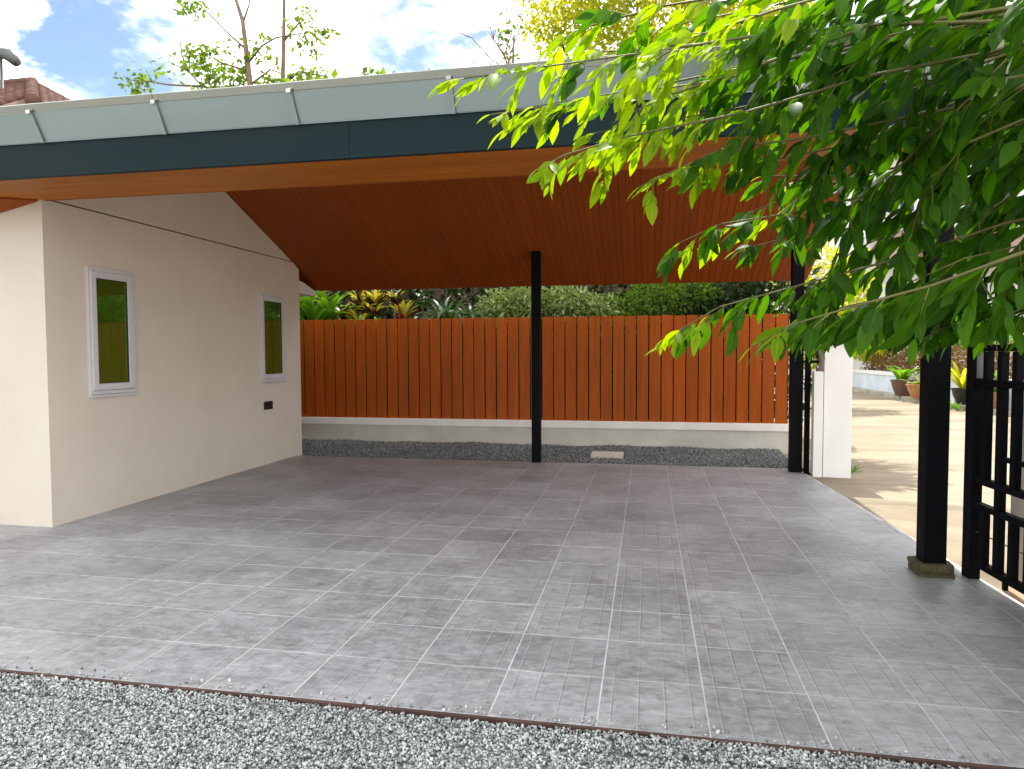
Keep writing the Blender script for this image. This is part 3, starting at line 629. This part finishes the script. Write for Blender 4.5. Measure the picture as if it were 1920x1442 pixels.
bush('added_shade_tree', 'unseen leafy green tree added behind the hedge to shade the floor', [(-9 + i * 1.25, 13.3 + .2 * math.sin(i * 1.7), 5.8 + .1 * math.sin(i), 1.1, .75, 1.1) for i in range(10)], 19000, .20, 'fargreen', [([(-5, 14.6, G0), (-5, 14.5, 3), (-5.1, 14.0, 5.2)], [.16, .13, .08]), ([(-5, 14.5, 3), (-3.5, 14.1, 4.4), (-1.5, 13.5, 5.2)], [.08, .06, .03]), ([(-5, 14.5, 3), (-6.6, 14.1, 4.4), (-8, 13.5, 5.2)], [.08, .06, .03])], cat='tree')  # crown hidden by the roof, added to keep sun off the back of the floor

# ------------------------------------------------------------------ trees above the roof
# slender sparse tree on the left
def wander(a, b, n=5, j=.06):
    a, b = Vector(a), Vector(b); l = (b - a).length
    return [a.lerp(b, i / n) + (Vector((random.uniform(-1, 1), random.uniform(-1, 1), random.uniform(-1, 1))) * l * j if 0 < i < n else Vector()) for i in range(n + 1)]
t1 = tag(empty('slender_tree', (-8.8, 15, G0)), 'sparse tree with thin forked trunk rising behind the left half of the roof', 'tree')
t1.location = (0, 0, 0)
bm = bmesh.new()
bm_tube(bm, [(-8.7, 15.2, G0), (-8.75, 15.1, 3.5), (-8.95, 15, 6.2), (-9.01, 15, 7.6), (-9.08, 15, 8.3), (-9.17, 15, 9.14), (-9.35, 15, 9.7), (-9.6, 14.9, 10.6)], [.13, .11, .085, .07, .06, .05, .035, .02])
bm_tube(bm, [(-8.75, 15.1, 3.5), (-8.35, 15.1, 5.8), (-8.2, 15, 7.7), (-8.16, 15, 8.6), (-8.13, 15, 9.5), (-8.1, 15, 10.8)], [.075, .06, .05, .045, .035, .02])
fin('trunk', bm, 'palebark', t1, smooth=True)
BR = [[(-9.0, 15, 7.3), (-10.24, 15, 7.75), (-10.5, 14.9, 8.05), (-11.0, 14.9, 8.33)], [(-10.24, 15, 7.75), (-11.1, 15, 7.85), (-11.9, 15.1, 8.05), (-12.35, 15.1, 8.1)], [(-10.5, 14.9, 8.05), (-10.75, 15, 8.5), (-10.8, 15, 8.9)],
      [(-9.1, 15, 8.5), (-9.6, 15, 8.95), (-9.99, 15, 9.35), (-10.4, 15, 9.74)], [(-9.17, 15, 9.1), (-9.0, 15, 9.5), (-8.95, 15, 10.0)], [(-9.05, 15, 8.0), (-9.7, 14.8, 8.2), (-10.0, 14.7, 8.45)], [(-9.05, 15, 8.2), (-8.7, 15, 8.55), (-8.3, 14.9, 8.65), (-7.6, 14.9, 8.7), (-7.15, 15, 8.75)],
      [(-8.16, 15, 8.6), (-7.8, 15, 8.95), (-7.5, 15, 9.1)], [(-9.0, 15, 7.7), (-8.5, 15, 8.0), (-8.0, 15, 7.8), (-7.4, 15, 7.9)], [(-8.2, 15, 7.6), (-7.8, 15, 7.9), (-7.2, 15, 7.75), (-6.9, 15, 7.95)], [(-9.02, 15, 7.6), (-9.5, 15.2, 7.9), (-9.9, 15.3, 8.2)]]
LP = []
for b in BR:
    tube('branch', b, list(np.linspace(.028, .008, len(b))), 'palebark', t1, 6)
def leaf_tufts(pts, n, spread, size):
    P, D = [], []
    for p in pts:
        for _ in range(n):
            q = Vector(p) + Vector((random.gauss(0, spread), random.gauss(0, spread), random.gauss(0, spread * .7) - spread * .3)); P.append(q); D.append((random.gauss(0, 1), random.gauss(0, 1), random.uniform(-1.6, .2)))
    P, D = np.array(P), np.array(D); n_ = len(P)
    return P, D, nrmz(rdir(n_) + np.array([0, 0, .6])), size * RNG.uniform(.6, 1.2, n_)
tips = [(-12.35, 15.1, 8.1), (-12.1, 15.1, 7.95), (-11.9, 15.1, 8.1), (-11.6, 15, 8.15), (-11.9, 15, 7.8), (-11.0, 14.9, 8.3), (-10.3, 14.8, 8.5), (-10.3, 14.8, 8.25), (-10.0, 14.7, 8.45), (-10.0, 14.7, 8.1), (-9.8, 14.8, 7.9), (-9.6, 14.9, 7.75), (-10.1, 15, 7.7), (-9.4, 15, 8.05), (-9.2, 15, 8.3), (-9.0, 15, 8.5),
        (-8.8, 15, 8.4), (-8.7, 15, 8.7), (-8.5, 15, 8.3), (-9.7, 15, 8.6), (-7.6, 14.9, 8.6), (-7.3, 15, 8.75), (-7.1, 15, 8.8), (-7.4, 15, 8.4), (-7.9, 15, 9.0), (-7.5, 15, 9.2), (-8.3, 15, 7.75), (-8.0, 15, 7.75), (-7.7, 15, 7.85), (-7.5, 15, 7.75), (-8.6, 15, 7.8), (-7.2, 15, 7.85), (-9.9, 15.3, 8.2), (-10.4, 15, 9.7), (-10.6, 15, 9.6), (-9.3, 15, 7.9)]
tag(leaf_cloud('foliage', *leaf_tufts(tips, 26, .13, .15), LOWLEAF, 'fargreen', t1), kind='stuff')
tag(leaf_cloud('foliage', *leaf_tufts([tips[i] for i in (7, 8, 9, 10, 11, 12, 26, 27, 28, 29, 13, 33)], 40, .20, .15), LOWLEAF, 'fargreen', t1), kind='stuff')
# big yellow green tree on the right, and a bare twiggy one in front of it
t2 = tag(empty('yellow_green_tree', (0, 16, G0)), 'large dense yellow green tree rising behind the right half of the roof', 'tree'); t2.location = (0, 0, 0)
tube('trunk', [(.4, 16.4, G0), (.3, 16.3, 3), (.1, 16.2, 6), (0, 16, 8.5)], [.26, .22, .17, .09], 'bark', t2, 9)
for e in ((-2, 16, 8.6), (2, 16, 8.7), (1, 15.6, 9.8), (-1, 16.3, 10.2)): tube('limb', wander((.2, 16.2, 5.5), e, 4), [.1, .08, .06, .045, .03], 'bark', t2, 7)
crown('crown', [(-1.9, 15.6, 9.2, .9, .8, .75), (-.9, 15.4, 9.0, 1.0, .9, .9), (.3, 15.5, 9.3, 1.1, 1, 1.0), (1.5, 15.6, 8.9, 1.1, 1, 1.0), (2.6, 15.8, 8.6, 1.0, .9, .9), (-1.2, 15.8, 10.4, 1.3, 1, .9), (.8, 15.8, 10.6, 1.5, 1.1, 1), (-2.2, 15.7, 8.6, .5, .5, .5), (1.0, 15.5, 8.0, 1.5, .8, .7), (-.6, 15.5, 8.0, 1.2, .8, .6)], 15000, .15, 'yellowgreen', t2, DIAMOND, .16)
t3 = tag(empty('bare_twig_tree', (-3.2, 15, G0)), 'thin nearly bare tree standing left of the yellow green tree', 'tree'); t3.location = (0, 0, 0)
tube('trunk', [(-2.7, 14.6, G0), (-2.75, 14.6, 4), (-2.8, 14.6, 7), (-2.75, 14.6, 8.1)], [.07, .06, .04, .02], 'palebark', t3, 7)
for e in ((-3.3, 14.6, 8.9), (-3.0, 14.7, 9.2), (-2.6, 14.6, 9.3), (-3.6, 14.6, 8.7), (-4.0, 14.6, 8.3), (-3.9, 14.6, 7.9)):
    p = wander((-2.8, 14.6, 7.2), e, 4, .08); tube('twig', p, [.02, .016, .012, .009, .006], 'palebark', t3, 5)
    for _ in range(3):
        i = random.randint(2, 3); tube('twig', wander(p[i], p[i] + Vector((random.uniform(-.4, .3), 0, random.uniform(.1, .5))), 2, .1), [.009, .007, .004], 'palebark', t3, 4)
tag(leaf_cloud('foliage', *leaf_tufts([(-2.9, 14.6, 8.1), (-2.7, 14.6, 8.4), (-2.8, 14.6, 7.8)], 18, .15, .14), LOWLEAF, 'fargreen', t3), kind='stuff')

# ------------------------------------------------------------------ neighbour's clay roof on the left
nr = tag(empty('neighbour_house', (-18, 18, 0)), 'neighbouring house with brown clay tiled hip roof showing above the gutter', 'house'); nr.location = (0, 0, 0)
EX, EY, EZ, PT = -15.9, 16.0, 8.62, .60; RUN = 4.0
box('wall', -26, EX + RUN - .5, EY - RUN + .5, EY + RUN - .5, -.1, EZ - RUN * PT + .1, 'nwall', nr)
def tile_col(p_top, p_bot, wdir, w):
    """a column of half round clay tiles running down the slope, each tile lapping the next"""
    p_top, p_bot = Vector(p_top), Vector(p_bot); ax = (p_bot - p_top); ln_ = ax.length; ax.normalize(); wd = Vector(wdir); nn = wd.cross(ax); nn = nn if nn.z > 0 else -nn
    n = max(1, int(ln_ / .26)); V, T = [], []
    for i in range(n):
        a0, a1 = p_top + ax * (i * ln_ / n), p_top + ax * ((i + 1) * ln_ / n + .02)
        b = len(V)
        for q, lift in ((a0, 0.), (a1, .028)):
            for kk in range(6):
                th = math.pi * kk / 5; V.append(q + wd * (w * .52 * math.cos(th)) + nn * (w * .50 * math.sin(th) + lift - .03))
        for kk in range(5): T += [(b + kk, b + kk + 1, b + kk + 7), (b + kk, b + kk + 7, b + kk + 6)]
        T += [(b + 6, b + 7, b + 11), (b + 7, b + 8, b + 11), (b + 8, b + 10, b + 11), (b + 8, b + 9, b + 10)]
    return link('tile_column', np_mesh('tile_column', np.array([tuple(v) for v in V]), np.array(T)), 'ntile', nr)
cw = .17
for i in range(24):            # hip end facing the carport side (+X)
    y = EY - 1.9 + i * cw; d = abs(y - EY)
    tile_col((EX + d, y, EZ - d * PT), (EX + 2.6, y, EZ - 2.6 * PT), (0, 1, 0), cw)
for i in range(26):            # front slope
    x = EX + 1.6 - i * cw; d = max(0, x - EX)
    if d < 2.4: tile_col((x, EY - d, EZ - d * PT), (x, EY - 2.6, EZ - 2.6 * PT), (1, 0, 0), cw)
bm = bmesh.new(); e_ = Vector((EX, EY, EZ - .03))
for c in ([(EX + RUN, EY - RUN, EZ - .03 - RUN * PT), (EX + RUN, EY + RUN, EZ - .03 - RUN * PT)], [(-26, EY, EZ - .03), (-26, EY - RUN, EZ - .03 - RUN * PT), (EX + RUN, EY - RUN, EZ - .03 - RUN * PT)], [(EX + RUN, EY + RUN, EZ - .03 - RUN * PT), (-26, EY + RUN, EZ - .03 - RUN * PT), (-26, EY, EZ - .03)]):
    bm.faces.new([bm.verts.new(p) for p in [e_] + c])
fin('roof', bm, 'ntile', nr)
def ridge(a, b, r):
    a, b = Vector(a), Vector(b); n = max(2, int((b - a).length / .34))
    for i in range(n):
        p, q = a.lerp(b, i / n), a.lerp(b, (i + 1.12) / n); tube('ridge_tile', [p, q], [r * .86, r], 'ntile', nr, 10)
ridge((EX, EY, EZ + .02), (EX + 2.5, EY - 2.5, EZ + .02 - 2.5 * PT), .16); ridge((EX, EY, EZ + .02), (EX + 2.5, EY + 2.5, EZ - 2.5 * PT + .02), .09); ridge((EX + .1, EY, EZ + .03), (EX - 4, EY, EZ + .03), .13)
vp = tag(empty('street_lamp', (-16.5, 15.2, 0)), 'grey curved lamp head on a pole beside the clay tiled roof', 'lamp'); vp.location = (0, 0, 0)
tube('pole', [(-15.98, 15.2, G0), (-15.98, 15.2, 9.0)], [.06, .035], 'greymetal', vp)
tube('lamp_head', [(-16.6, 15.2, 9.12), (-16.0, 15.2, 9.09), (-15.72, 15.2, 9.0), (-15.52, 15.2, 8.80)], [.06, .13, .16, .11], 'greymetal', vp, 10)

# ------------------------------------------------------------------ across the road
nh = tag(empty('white_house', (12, 34, 0)), 'white two storey house with brown tiled roofs across the road', 'house'); nh.location = (0, 0, 0)
box('wall', 4.8, 26, 32, 42, -.1, 9.9, 'nwall', nh)
prism('roof', [(3.6, 30.9, 9.7), (27, 30.9, 9.7), (27, 36, 12.6), (3.6, 36, 12.6)], (0, 0, .18), 'brownroof', nh); prism('roof', [(3.6, 36.02, 12.6), (27, 36.02, 12.6), (27, 42.5, 9.4), (3.6, 42.5, 9.4)], (0, 0, .18), 'brownroof', nh)
prism('porch_roof', [(9.2, 29.4, 5.0), (26, 29.4, 5.0), (26, 31.99, 6.4), (9.2, 31.99, 6.4)], (0, 0, .16), 'brownroof', nh)
for i in range(3): box('porch_post', 9.4 + i * 5, 9.7 + i * 5, 29.6, 29.9, -.1, 5.08, 'nwall', nh)
for x, z, w, h in ((6.6, 6.6, 1.2, 1.9), (9.6, 7.2, 1.3, 1.7), (13.0, 7.2, 1.6, 1.7), (6.4, 1.6, 1.4, 2.0), (11.0, 1.2, 2.4, 2.4), (15.6, 1.2, 2.0, 2.4)):
    wn = box('window', x, x + w, 31.93, 31.998, z, z + h, 'upvc', nh)
    for k in range(2): box('pane', x + .08 + k * (w - .12) / 2, x + (k + 1) * (w - .12) / 2, 31.90, 31.929, z + .1, z + h - .1, 'winglass_far', wn)
pw_ = tag(empty('planter_wall', (8.3, 25, 0)), 'low pale blue planter wall along the far kerb', 'wall'); pw_.location = (0, 0, 0)
for i, ((xa, ya), (xb, yb)) in enumerate((((8.25, 34), (8.25, 29)), ((8.25, 29), (8.42, 22.6)), ((8.42, 22.6), (8.62, 19)), ((8.62, 19), (9.2, 14)))):
    prism('wall', [(xa, ya, .0), (xa + .18, ya, .0), (xb + .18, yb + .004, .0), (xb, yb + .004, .0)], (0, 0, .66), 'planterwall', pw_)
    prism('coping', [(xa - .04, ya, .662), (xa + .22, ya, .662), (xb + .22, yb + .004, .662), (xb - .04, yb + .004, .662)], (0, 0, .12), 'white', pw_)
bush('dry_hedge', 'brownish clipped hedge in the planter across the road', [(8.75, 30 - i * .9, 1.15, .4, .65, .55) for i in range(16)], 6500, .13, 'dryleaf', [([(8.8, 29 - i * 3, 0), (8.8, 29 - i * 3, 1.2)], [.03, .02]) for i in range(4)], cat='hedge')
bush('garden_bush', 'bright green bush growing over the planter hedge', [(8.9, 28.5, 2.1, .6, .8, .5), (9.0, 27.0, 2.3, .6, .9, .6), (9.1, 25.2, 2.2, .6, .9, .6), (9.2, 23.4, 2.1, .6, .8, .6), (9.2, 21.5, 2.0, .5, .7, .6)], 3200, .2, 'strap', [([(9.1, 27 - i * 2.5, 0), (9.1, 27 - i * 2.5, 2.2)], [.04, .02]) for i in range(3)])
bush('flowering_bush', 'loose yellow green bush above the planter by the white pillar', [(8.5, 29.5, 1.6, .5, .7, .5), (8.6, 31, 1.7, .5, .8, .5), (8.55, 27.8, 1.7, .35, .4, .35)], 1500, .17, 'yellowgreen', [([(8.7, 29.5, 0), (8.6, 29.5, 1.6)], [.03, .015])])
bush('tall_bush', 'tall yellow green bush beyond the gate beside the rear boundary', [(4.6, 20.5, 2.2, 1.0, .9, 1.3), (5.3, 21.5, 3.2, 1.0, .9, 1.2), (4.2, 21.5, 3.6, 1.1, .9, 1.2)], 4200, .19, 'yellowgreen', [([(4.7, 21, 0), (4.7, 21, 1.5), (4.8, 21, 3)], [.06, .05, .03])], clump=.16)
def pot(name, label, x, y, r, h, mat, plant, n, pl_, pw2):
    e = tag(empty(name, (x, y, .09)), label, 'flower pot')
    bm = bmesh.new(); bm_lathe(bm, [(r * .62, 0), (r * .9, h * .55), (r, h * .9), (r * 1.08, h * .91), (r * 1.08, h), (r * .95, h), (r * .92, h * .9)], 16); fin('pot', bm, mat, e, smooth=False)
    ms = [strap_mesh(pl_ * random.uniform(.7, 1.1), pw2, random.uniform(.8, 1.6)) for _ in range(3)]
    for me in ms: me.materials.append(MT[plant])
    for k in range(n):
        o = link('leaf', random.choice(ms), None, e); o.location = (random.uniform(-.4, .4) * r, random.uniform(-.4, .4) * r, h * .9); o.rotation_euler = (0, random.uniform(0, .4), k * 2.4)
pot('flower_pot', 'dark clay pot with a bright leafy plant on the far kerb', 8.0, 24.3, .34, .50, 'claypot', 'strap', 16, .75, .16)
pot('flower_pot', 'orange terracotta pot with a green plant beside the dark clay pot', 8.02, 22.9, .36, .42, 'terracotta', 'variegated', 12, .5, .10)
pot('flower_pot', 'black plastic pot with a yellow green shrub on the far kerb', 8.3, 20.6, .30, .42, 'blackpot', 'yellowgreen', 20, .95, .10)
pot('flower_pot', 'brown clay pot with leafy plant farther along the far kerb', 8.42, 19.2, .26, .4, 'terracotta', 'strap', 14, .8, .12)

# ------------------------------------------------------------------ foreground tree reaching in from the right
ft = tag(empty('leafy_tree', (1.8, 1.95, -.03)), 'leafy green tree with drooping sunlit branches hanging over the tiled floor', 'tree'); ft.location = (0, 0, 0)
tube('trunk', [(1.8, 1.95, -.08), (1.77, 1.96, .6), (1.72, 2.0, 1.3), (1.68, 2.04, 1.9), (1.62, 2.1, 2.35), (1.66, 2.3, 3.0), (1.7, 2.6, 3.6), (1.8, 2.9, 4.1)], [.085, .075, .066, .058, .05, .038, .026, .014], 'bark', ft, 10)
BOUGHS = [
[(0.94, 2.1, 2.365), (0.615, 2.1, 2.388), (0.267, 2.08, 2.375), (-0.025, 2.05, 2.343), (-0.322, 2.0, 2.306), (-0.543, 1.95, 2.271)],
[(0.92, 2.2, 2.326), (0.633, 2.2, 2.29), (0.278, 2.15, 2.193), (-0.055, 2.1, 2.13), (-0.237, 2.05, 2.073), (-0.307, 2.0, 2.026)],
[(0.966, 2.3, 2.226), (0.679, 2.3, 2.184), (0.444, 2.25, 2.136), (0.209, 2.2, 2.104), (-0.025, 2.15, 1.994)],
[(1.099, 2.5, 2.103), (0.806, 2.45, 2.023), (0.445, 2.4, 1.944), (0.23, 2.4, 1.918), (0.103, 2.4, 1.862)],
[(1.06, 2.4, 1.886), (0.777, 2.35, 1.791), (0.46, 2.3, 1.705), (0.223, 2.3, 1.643), (0.051, 2.3, 1.544)],
[(0.91, 2.0, 1.741), (0.726, 2.0, 1.671), (0.534, 2.0, 1.619), (0.374, 2.0, 1.571), (0.279, 2.0, 1.514)],
[(0.889, 1.9, 1.651), (0.751, 1.9, 1.602), (0.632, 1.9, 1.551), (0.559, 1.9, 1.505)],
[(0.886, 1.8, 1.618), (0.811, 1.8, 1.583), (0.769, 1.8, 1.522)],
[(0.783, 1.7, 2.143), (0.555, 1.7, 2.071), (0.415, 1.7, 1.952), (0.342, 1.72, 1.817)],
[(0.848, 2.2, 2.564), (0.428, 2.2, 2.563), (0.051, 2.2, 2.539), (-0.188, 2.2, 2.498), (-0.303, 2.2, 2.444)],
[(0.75, 1.6, 1.968), (0.634, 1.6, 1.922), (0.557, 1.6, 1.818), (0.526, 1.62, 1.679)],
[(1.118, 2.5, 2.579), (0.654, 2.5, 2.488), (0.236, 2.5, 2.418), (-0.121, 2.5, 2.39), (-0.536, 2.4, 2.322)],
[(1.301, 2.8, 2.079), (1.011, 2.8, 1.998), (0.731, 2.75, 1.866), (0.541, 2.7, 1.692)],
[(1.355, 2.9, 2.482), (0.949, 2.9, 2.376), (0.602, 2.85, 2.164), (0.422, 2.8, 2.161)],
[(0.916, 1.9, 1.916), (0.804, 1.9, 1.833), (0.749, 1.9, 1.68), (0.704, 1.9, 1.551)],
[(0.814, 1.75, 2.241), (0.634, 1.75, 2.212), (0.466, 1.78, 2.167), (0.294, 1.8, 2.088)],
[(0.892, 1.9, 2.402), (0.615, 1.9, 2.419), (0.307, 1.9, 2.359), (0.115, 1.95, 2.332), (-0.053, 2.0, 2.267)],
[(1.085, 2.3, 2.413), (0.895, 2.3, 2.216), (0.755, 2.3, 2.069), (0.609, 2.3, 1.95), (0.551, 2.3, 1.759), (0.532, 2.3, 1.532)],
[(1.244, 2.6, 1.863), (1.104, 2.6, 1.78), (0.862, 2.6, 1.679), (0.73, 2.6, 1.535)],
[(0.71, 1.5, 2.017), (0.638, 1.5, 2.013), (0.584, 1.5, 1.967)],
[(0.783, 1.6, 1.776), (0.728, 1.6, 1.703), (0.701, 1.6, 1.585)],
[(0.812, 2.5, 2.525), (0.456, 2.5, 2.47), (0.113, 2.5, 2.427), (-0.173, 2.45, 2.376), (-0.386, 2.4, 2.339)],
[(0.79, 2.7, 2.688), (0.437, 2.7, 2.646), (0.064, 2.7, 2.622), (-0.266, 2.65, 2.609)],
[(0.848, 2.6, 2.408), (0.597, 2.6, 2.374), (0.329, 2.55, 2.34), (0.025, 2.5, 2.29), (-0.195, 2.5, 2.267)],
[(0.861, 2.4, 2.203), (0.632, 2.4, 2.152), (0.385, 2.35, 2.103), (0.139, 2.3, 2.054)],
[(0.747, 2.4, 2.632), (0.468, 2.4, 2.611), (0.224, 2.4, 2.584), (-0.029, 2.4, 2.556)],
[(1.138, 2.9, 2.012), (0.863, 2.9, 1.983), (0.567, 2.85, 1.945), (0.328, 2.8, 1.885)],
[(1.182, 3.0, 1.785), (0.898, 3.0, 1.708), (0.631, 2.95, 1.646), (0.464, 2.9, 1.562)],
[(1.079, 3.0, 2.237), (0.792, 3.0, 2.191), (0.546, 2.95, 2.108), (0.379, 2.9, 2.043)],
[(0.6, 2.3, 2.456), (0.296, 2.3, 2.37), (0.054, 2.25, 2.29), (-0.106, 2.2, 2.203), (-0.139, 2.2, 2.092)],
[(1.218, 2.6, 1.672), (1.028, 2.6, 1.604), (0.898, 2.6, 1.534)],
]
for k in (6, 7, 8, 10, 14, 15, 19, 20): BOUGHS[k] = [(x * 1.38, y * 1.38, 1.5 + (z - 1.5) * 1.38) for x, y, z in BOUGHS[k]]
rt = random.Random(21)
for k in range(9):
    y = rt.uniform(2.3, 3.5); x0 = y * .47 + rt.uniform(.0, .3); ln_ = rt.uniform(.40, .70); z0 = 1.5 + y * rt.uniform(.10, .52)
    dz = -rt.uniform(.10, .42) * ln_; dz = max(dz, 1.5 + .035 * y - z0)
    BOUGHS.append([(x0 - ln_ * t, y + rt.uniform(-.03, .03), z0 + dz * t ** 1.6 + .04 * math.sin(3 * t)) for t in (0, .25, .5, .75, 1)])
leaves = []          # (pos, dir, up, size, young, bough)
def rv(s): return Vector((rt.gauss(0, s), rt.gauss(0, s), rt.gauss(0, s)))
forks = [Vector((1.72, 2.0, 1.3)), Vector((1.68, 2.04, 1.9)), Vector((1.62, 2.1, 2.35)), Vector((1.66, 2.3, 3.0))]
twigs_bm = bmesh.new()
for bi, b in enumerate(BOUGHS):
    b = [Vector(p) for p in b]
    root = min(forks, key=lambda f: abs(f.z - b[0].z + .1))
    full_ = [root, root.lerp(b[0], .5) + Vector((0, 0, .05))] + b
    n = len(full_); tube('bough', full_, [max(.0022, (.0075 if bi < 31 else .006) * (1 - i / (n - .6)) ** .8) for i in range(n)], 'twig', ft, 6)
    # resample the leafy run
    if bi % 2 == 0: b = [root.lerp(b[0], .45) + Vector((0, 0, .04))] + b
    seg = [(b[i + 1] - b[i]).length for i in range(len(b) - 1)]; tot = sum(seg)
    d = 0.; side = 1; step = .061 if bi < 31 else .075
    while d < tot:
        e, i = d, 0
        while i < len(seg) - 1 and e > seg[i]: e -= seg[i]; i += 1
        t = e / seg[i]; p = b[i].lerp(b[i + 1], t); fw_ = (b[i + 1] - b[i]).normalized(); prog = d / tot
        sd_ = fw_.cross(Vector((0, 0, 1))).normalized() * side; side = -side
        tl = rt.uniform(.09, .19) * (1.0 - .35 * prog)
        td = (fw_ * rt.uniform(.35, .9) + sd_ * rt.uniform(.35, .9) + Vector((0, 0, rt.uniform(-.75, .1))) + rv(.12)).normalized()
        q = [p, p + td * tl * .5 + Vector((0, 0, -.004)), p + (td + Vector((0, 0, -.25))).normalized() * tl]
        bm_tube(twigs_bm, q, [.0016, .0013, .0009], 4, False)
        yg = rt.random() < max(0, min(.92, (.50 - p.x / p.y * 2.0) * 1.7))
        nl = rt.randint(4, 6); ls = 1
        for k in range(nl + 1):
            u = (k + .8) / (nl + .8); pp = q[0].lerp(q[1], u * 2) if u < .5 else q[1].lerp(q[2], u * 2 - 1)
            if k == nl: ld = (td + Vector((0, 0, -.5)) + rv(.15)).normalized(); pp = q[2]
            else:
                s2 = td.cross(Vector((0, 0, 1))); s2 = s2.normalized() if s2.length > .05 else Vector((1, 0, 0))
                ld = (td * rt.uniform(.5, .8) + fw_ * rt.uniform(.2, .6) + s2 * ls * rt.uniform(.4, .8) + Vector((0, 0, rt.uniform(-.65, -.05))) + rv(.10)).normalized(); ls = -ls
            up = (Vector((0, 0, 1)) + rv(.42)).normalized()
            sz = rt.uniform(.072, .128) * (.62 if yg and rt.random() < .5 else 1) * (1 - .22 * prog)
            if pp.z + ld.z * sz > 1.485 - .02 * rt.random(): leaves.append((pp, ld, up, sz, yg, bi))
        d += step * rt.uniform(.75, 1.25)
    # leaf at the very tip
    leaves.append((b[-1], (b[-1] - b[-2]).normalized() + Vector((0, 0, -.3)), Vector((0, 0, 1)), .06, True, bi))
fin('twigs', twigs_bm, 'twig', ft)['kind'] = 'stuff'
lm = {}
for young in (False, True):
    for k, (V, T, r) in enumerate(LT):
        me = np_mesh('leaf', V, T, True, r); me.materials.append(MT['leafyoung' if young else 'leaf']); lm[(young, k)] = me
score = []
for i, (p, d_, u_, s_, y_, b_) in enumerate(leaves):
    pr = project(p); ok = pr and -20 < pr[0] < 1940 and -20 < pr[1] < 1460
    score.append((-(s_ / pr[2]) * (1.6 if y_ else 1) if ok else 1, i))
score.sort(); chosen = {i for s_, i in score[:300]}
rest = {False: [], True: []}
for i, (p, d_, u_, s_, y_, b_) in enumerate(leaves):
    if i in chosen:
        o = link('leaf', lm[(y_, i % 3)], None, ft); D = d_.normalized(); X = D.cross(u_).normalized(); Z = X.cross(D)
        m_ = Matrix((X, D, Z)).transposed().to_4x4() @ Matrix.Scale(s_, 4); m_.translation = p; o.matrix_world = m_
    else: rest[y_].append((p, d_, u_, s_))
for y_, r in rest.items():
    if not r: continue
    P = np.array([tuple(x[0]) for x in r]); D = np.array([tuple(x[1]) for x in r]); U = np.array([tuple(x[2]) for x in r]); Z = np.array([x[3] for x in r])
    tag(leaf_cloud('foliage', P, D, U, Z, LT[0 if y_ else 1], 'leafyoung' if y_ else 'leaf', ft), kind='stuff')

# unseen upper crown of the same tree, added to shade the right-hand leaves
crown('foliage', [(1.0, 3.3, 3.75, .45, .5, .35), (1.5, 3.3, 3.9, .6, .6, .42), (2.1, 2.9, 3.8, .7, .7, .5), (1.9, 3.7, 4.3, .8, .6, .45), (2.4, 2.1, 3.5, .6, .7, .5), (1.35, 2.6, 3.3, .4, .4, .25), (1.1, 3.9, 4.3, .6, .5, .4)], 4200, .10, 'leaf', ft, LT[0])
for e in ((1.0, 3.3, 3.7), (2.2, 2.9, 3.8), (1.9, 3.7, 4.2), (2.4, 2.1, 3.5)): tube('limb', [(1.66, 2.3, 3.0), tuple((a_ + b_) / 2 for a_, b_ in zip((1.66, 2.3, 3.1), e)), e], [.022, .016, .008], 'bark', ft, 6)
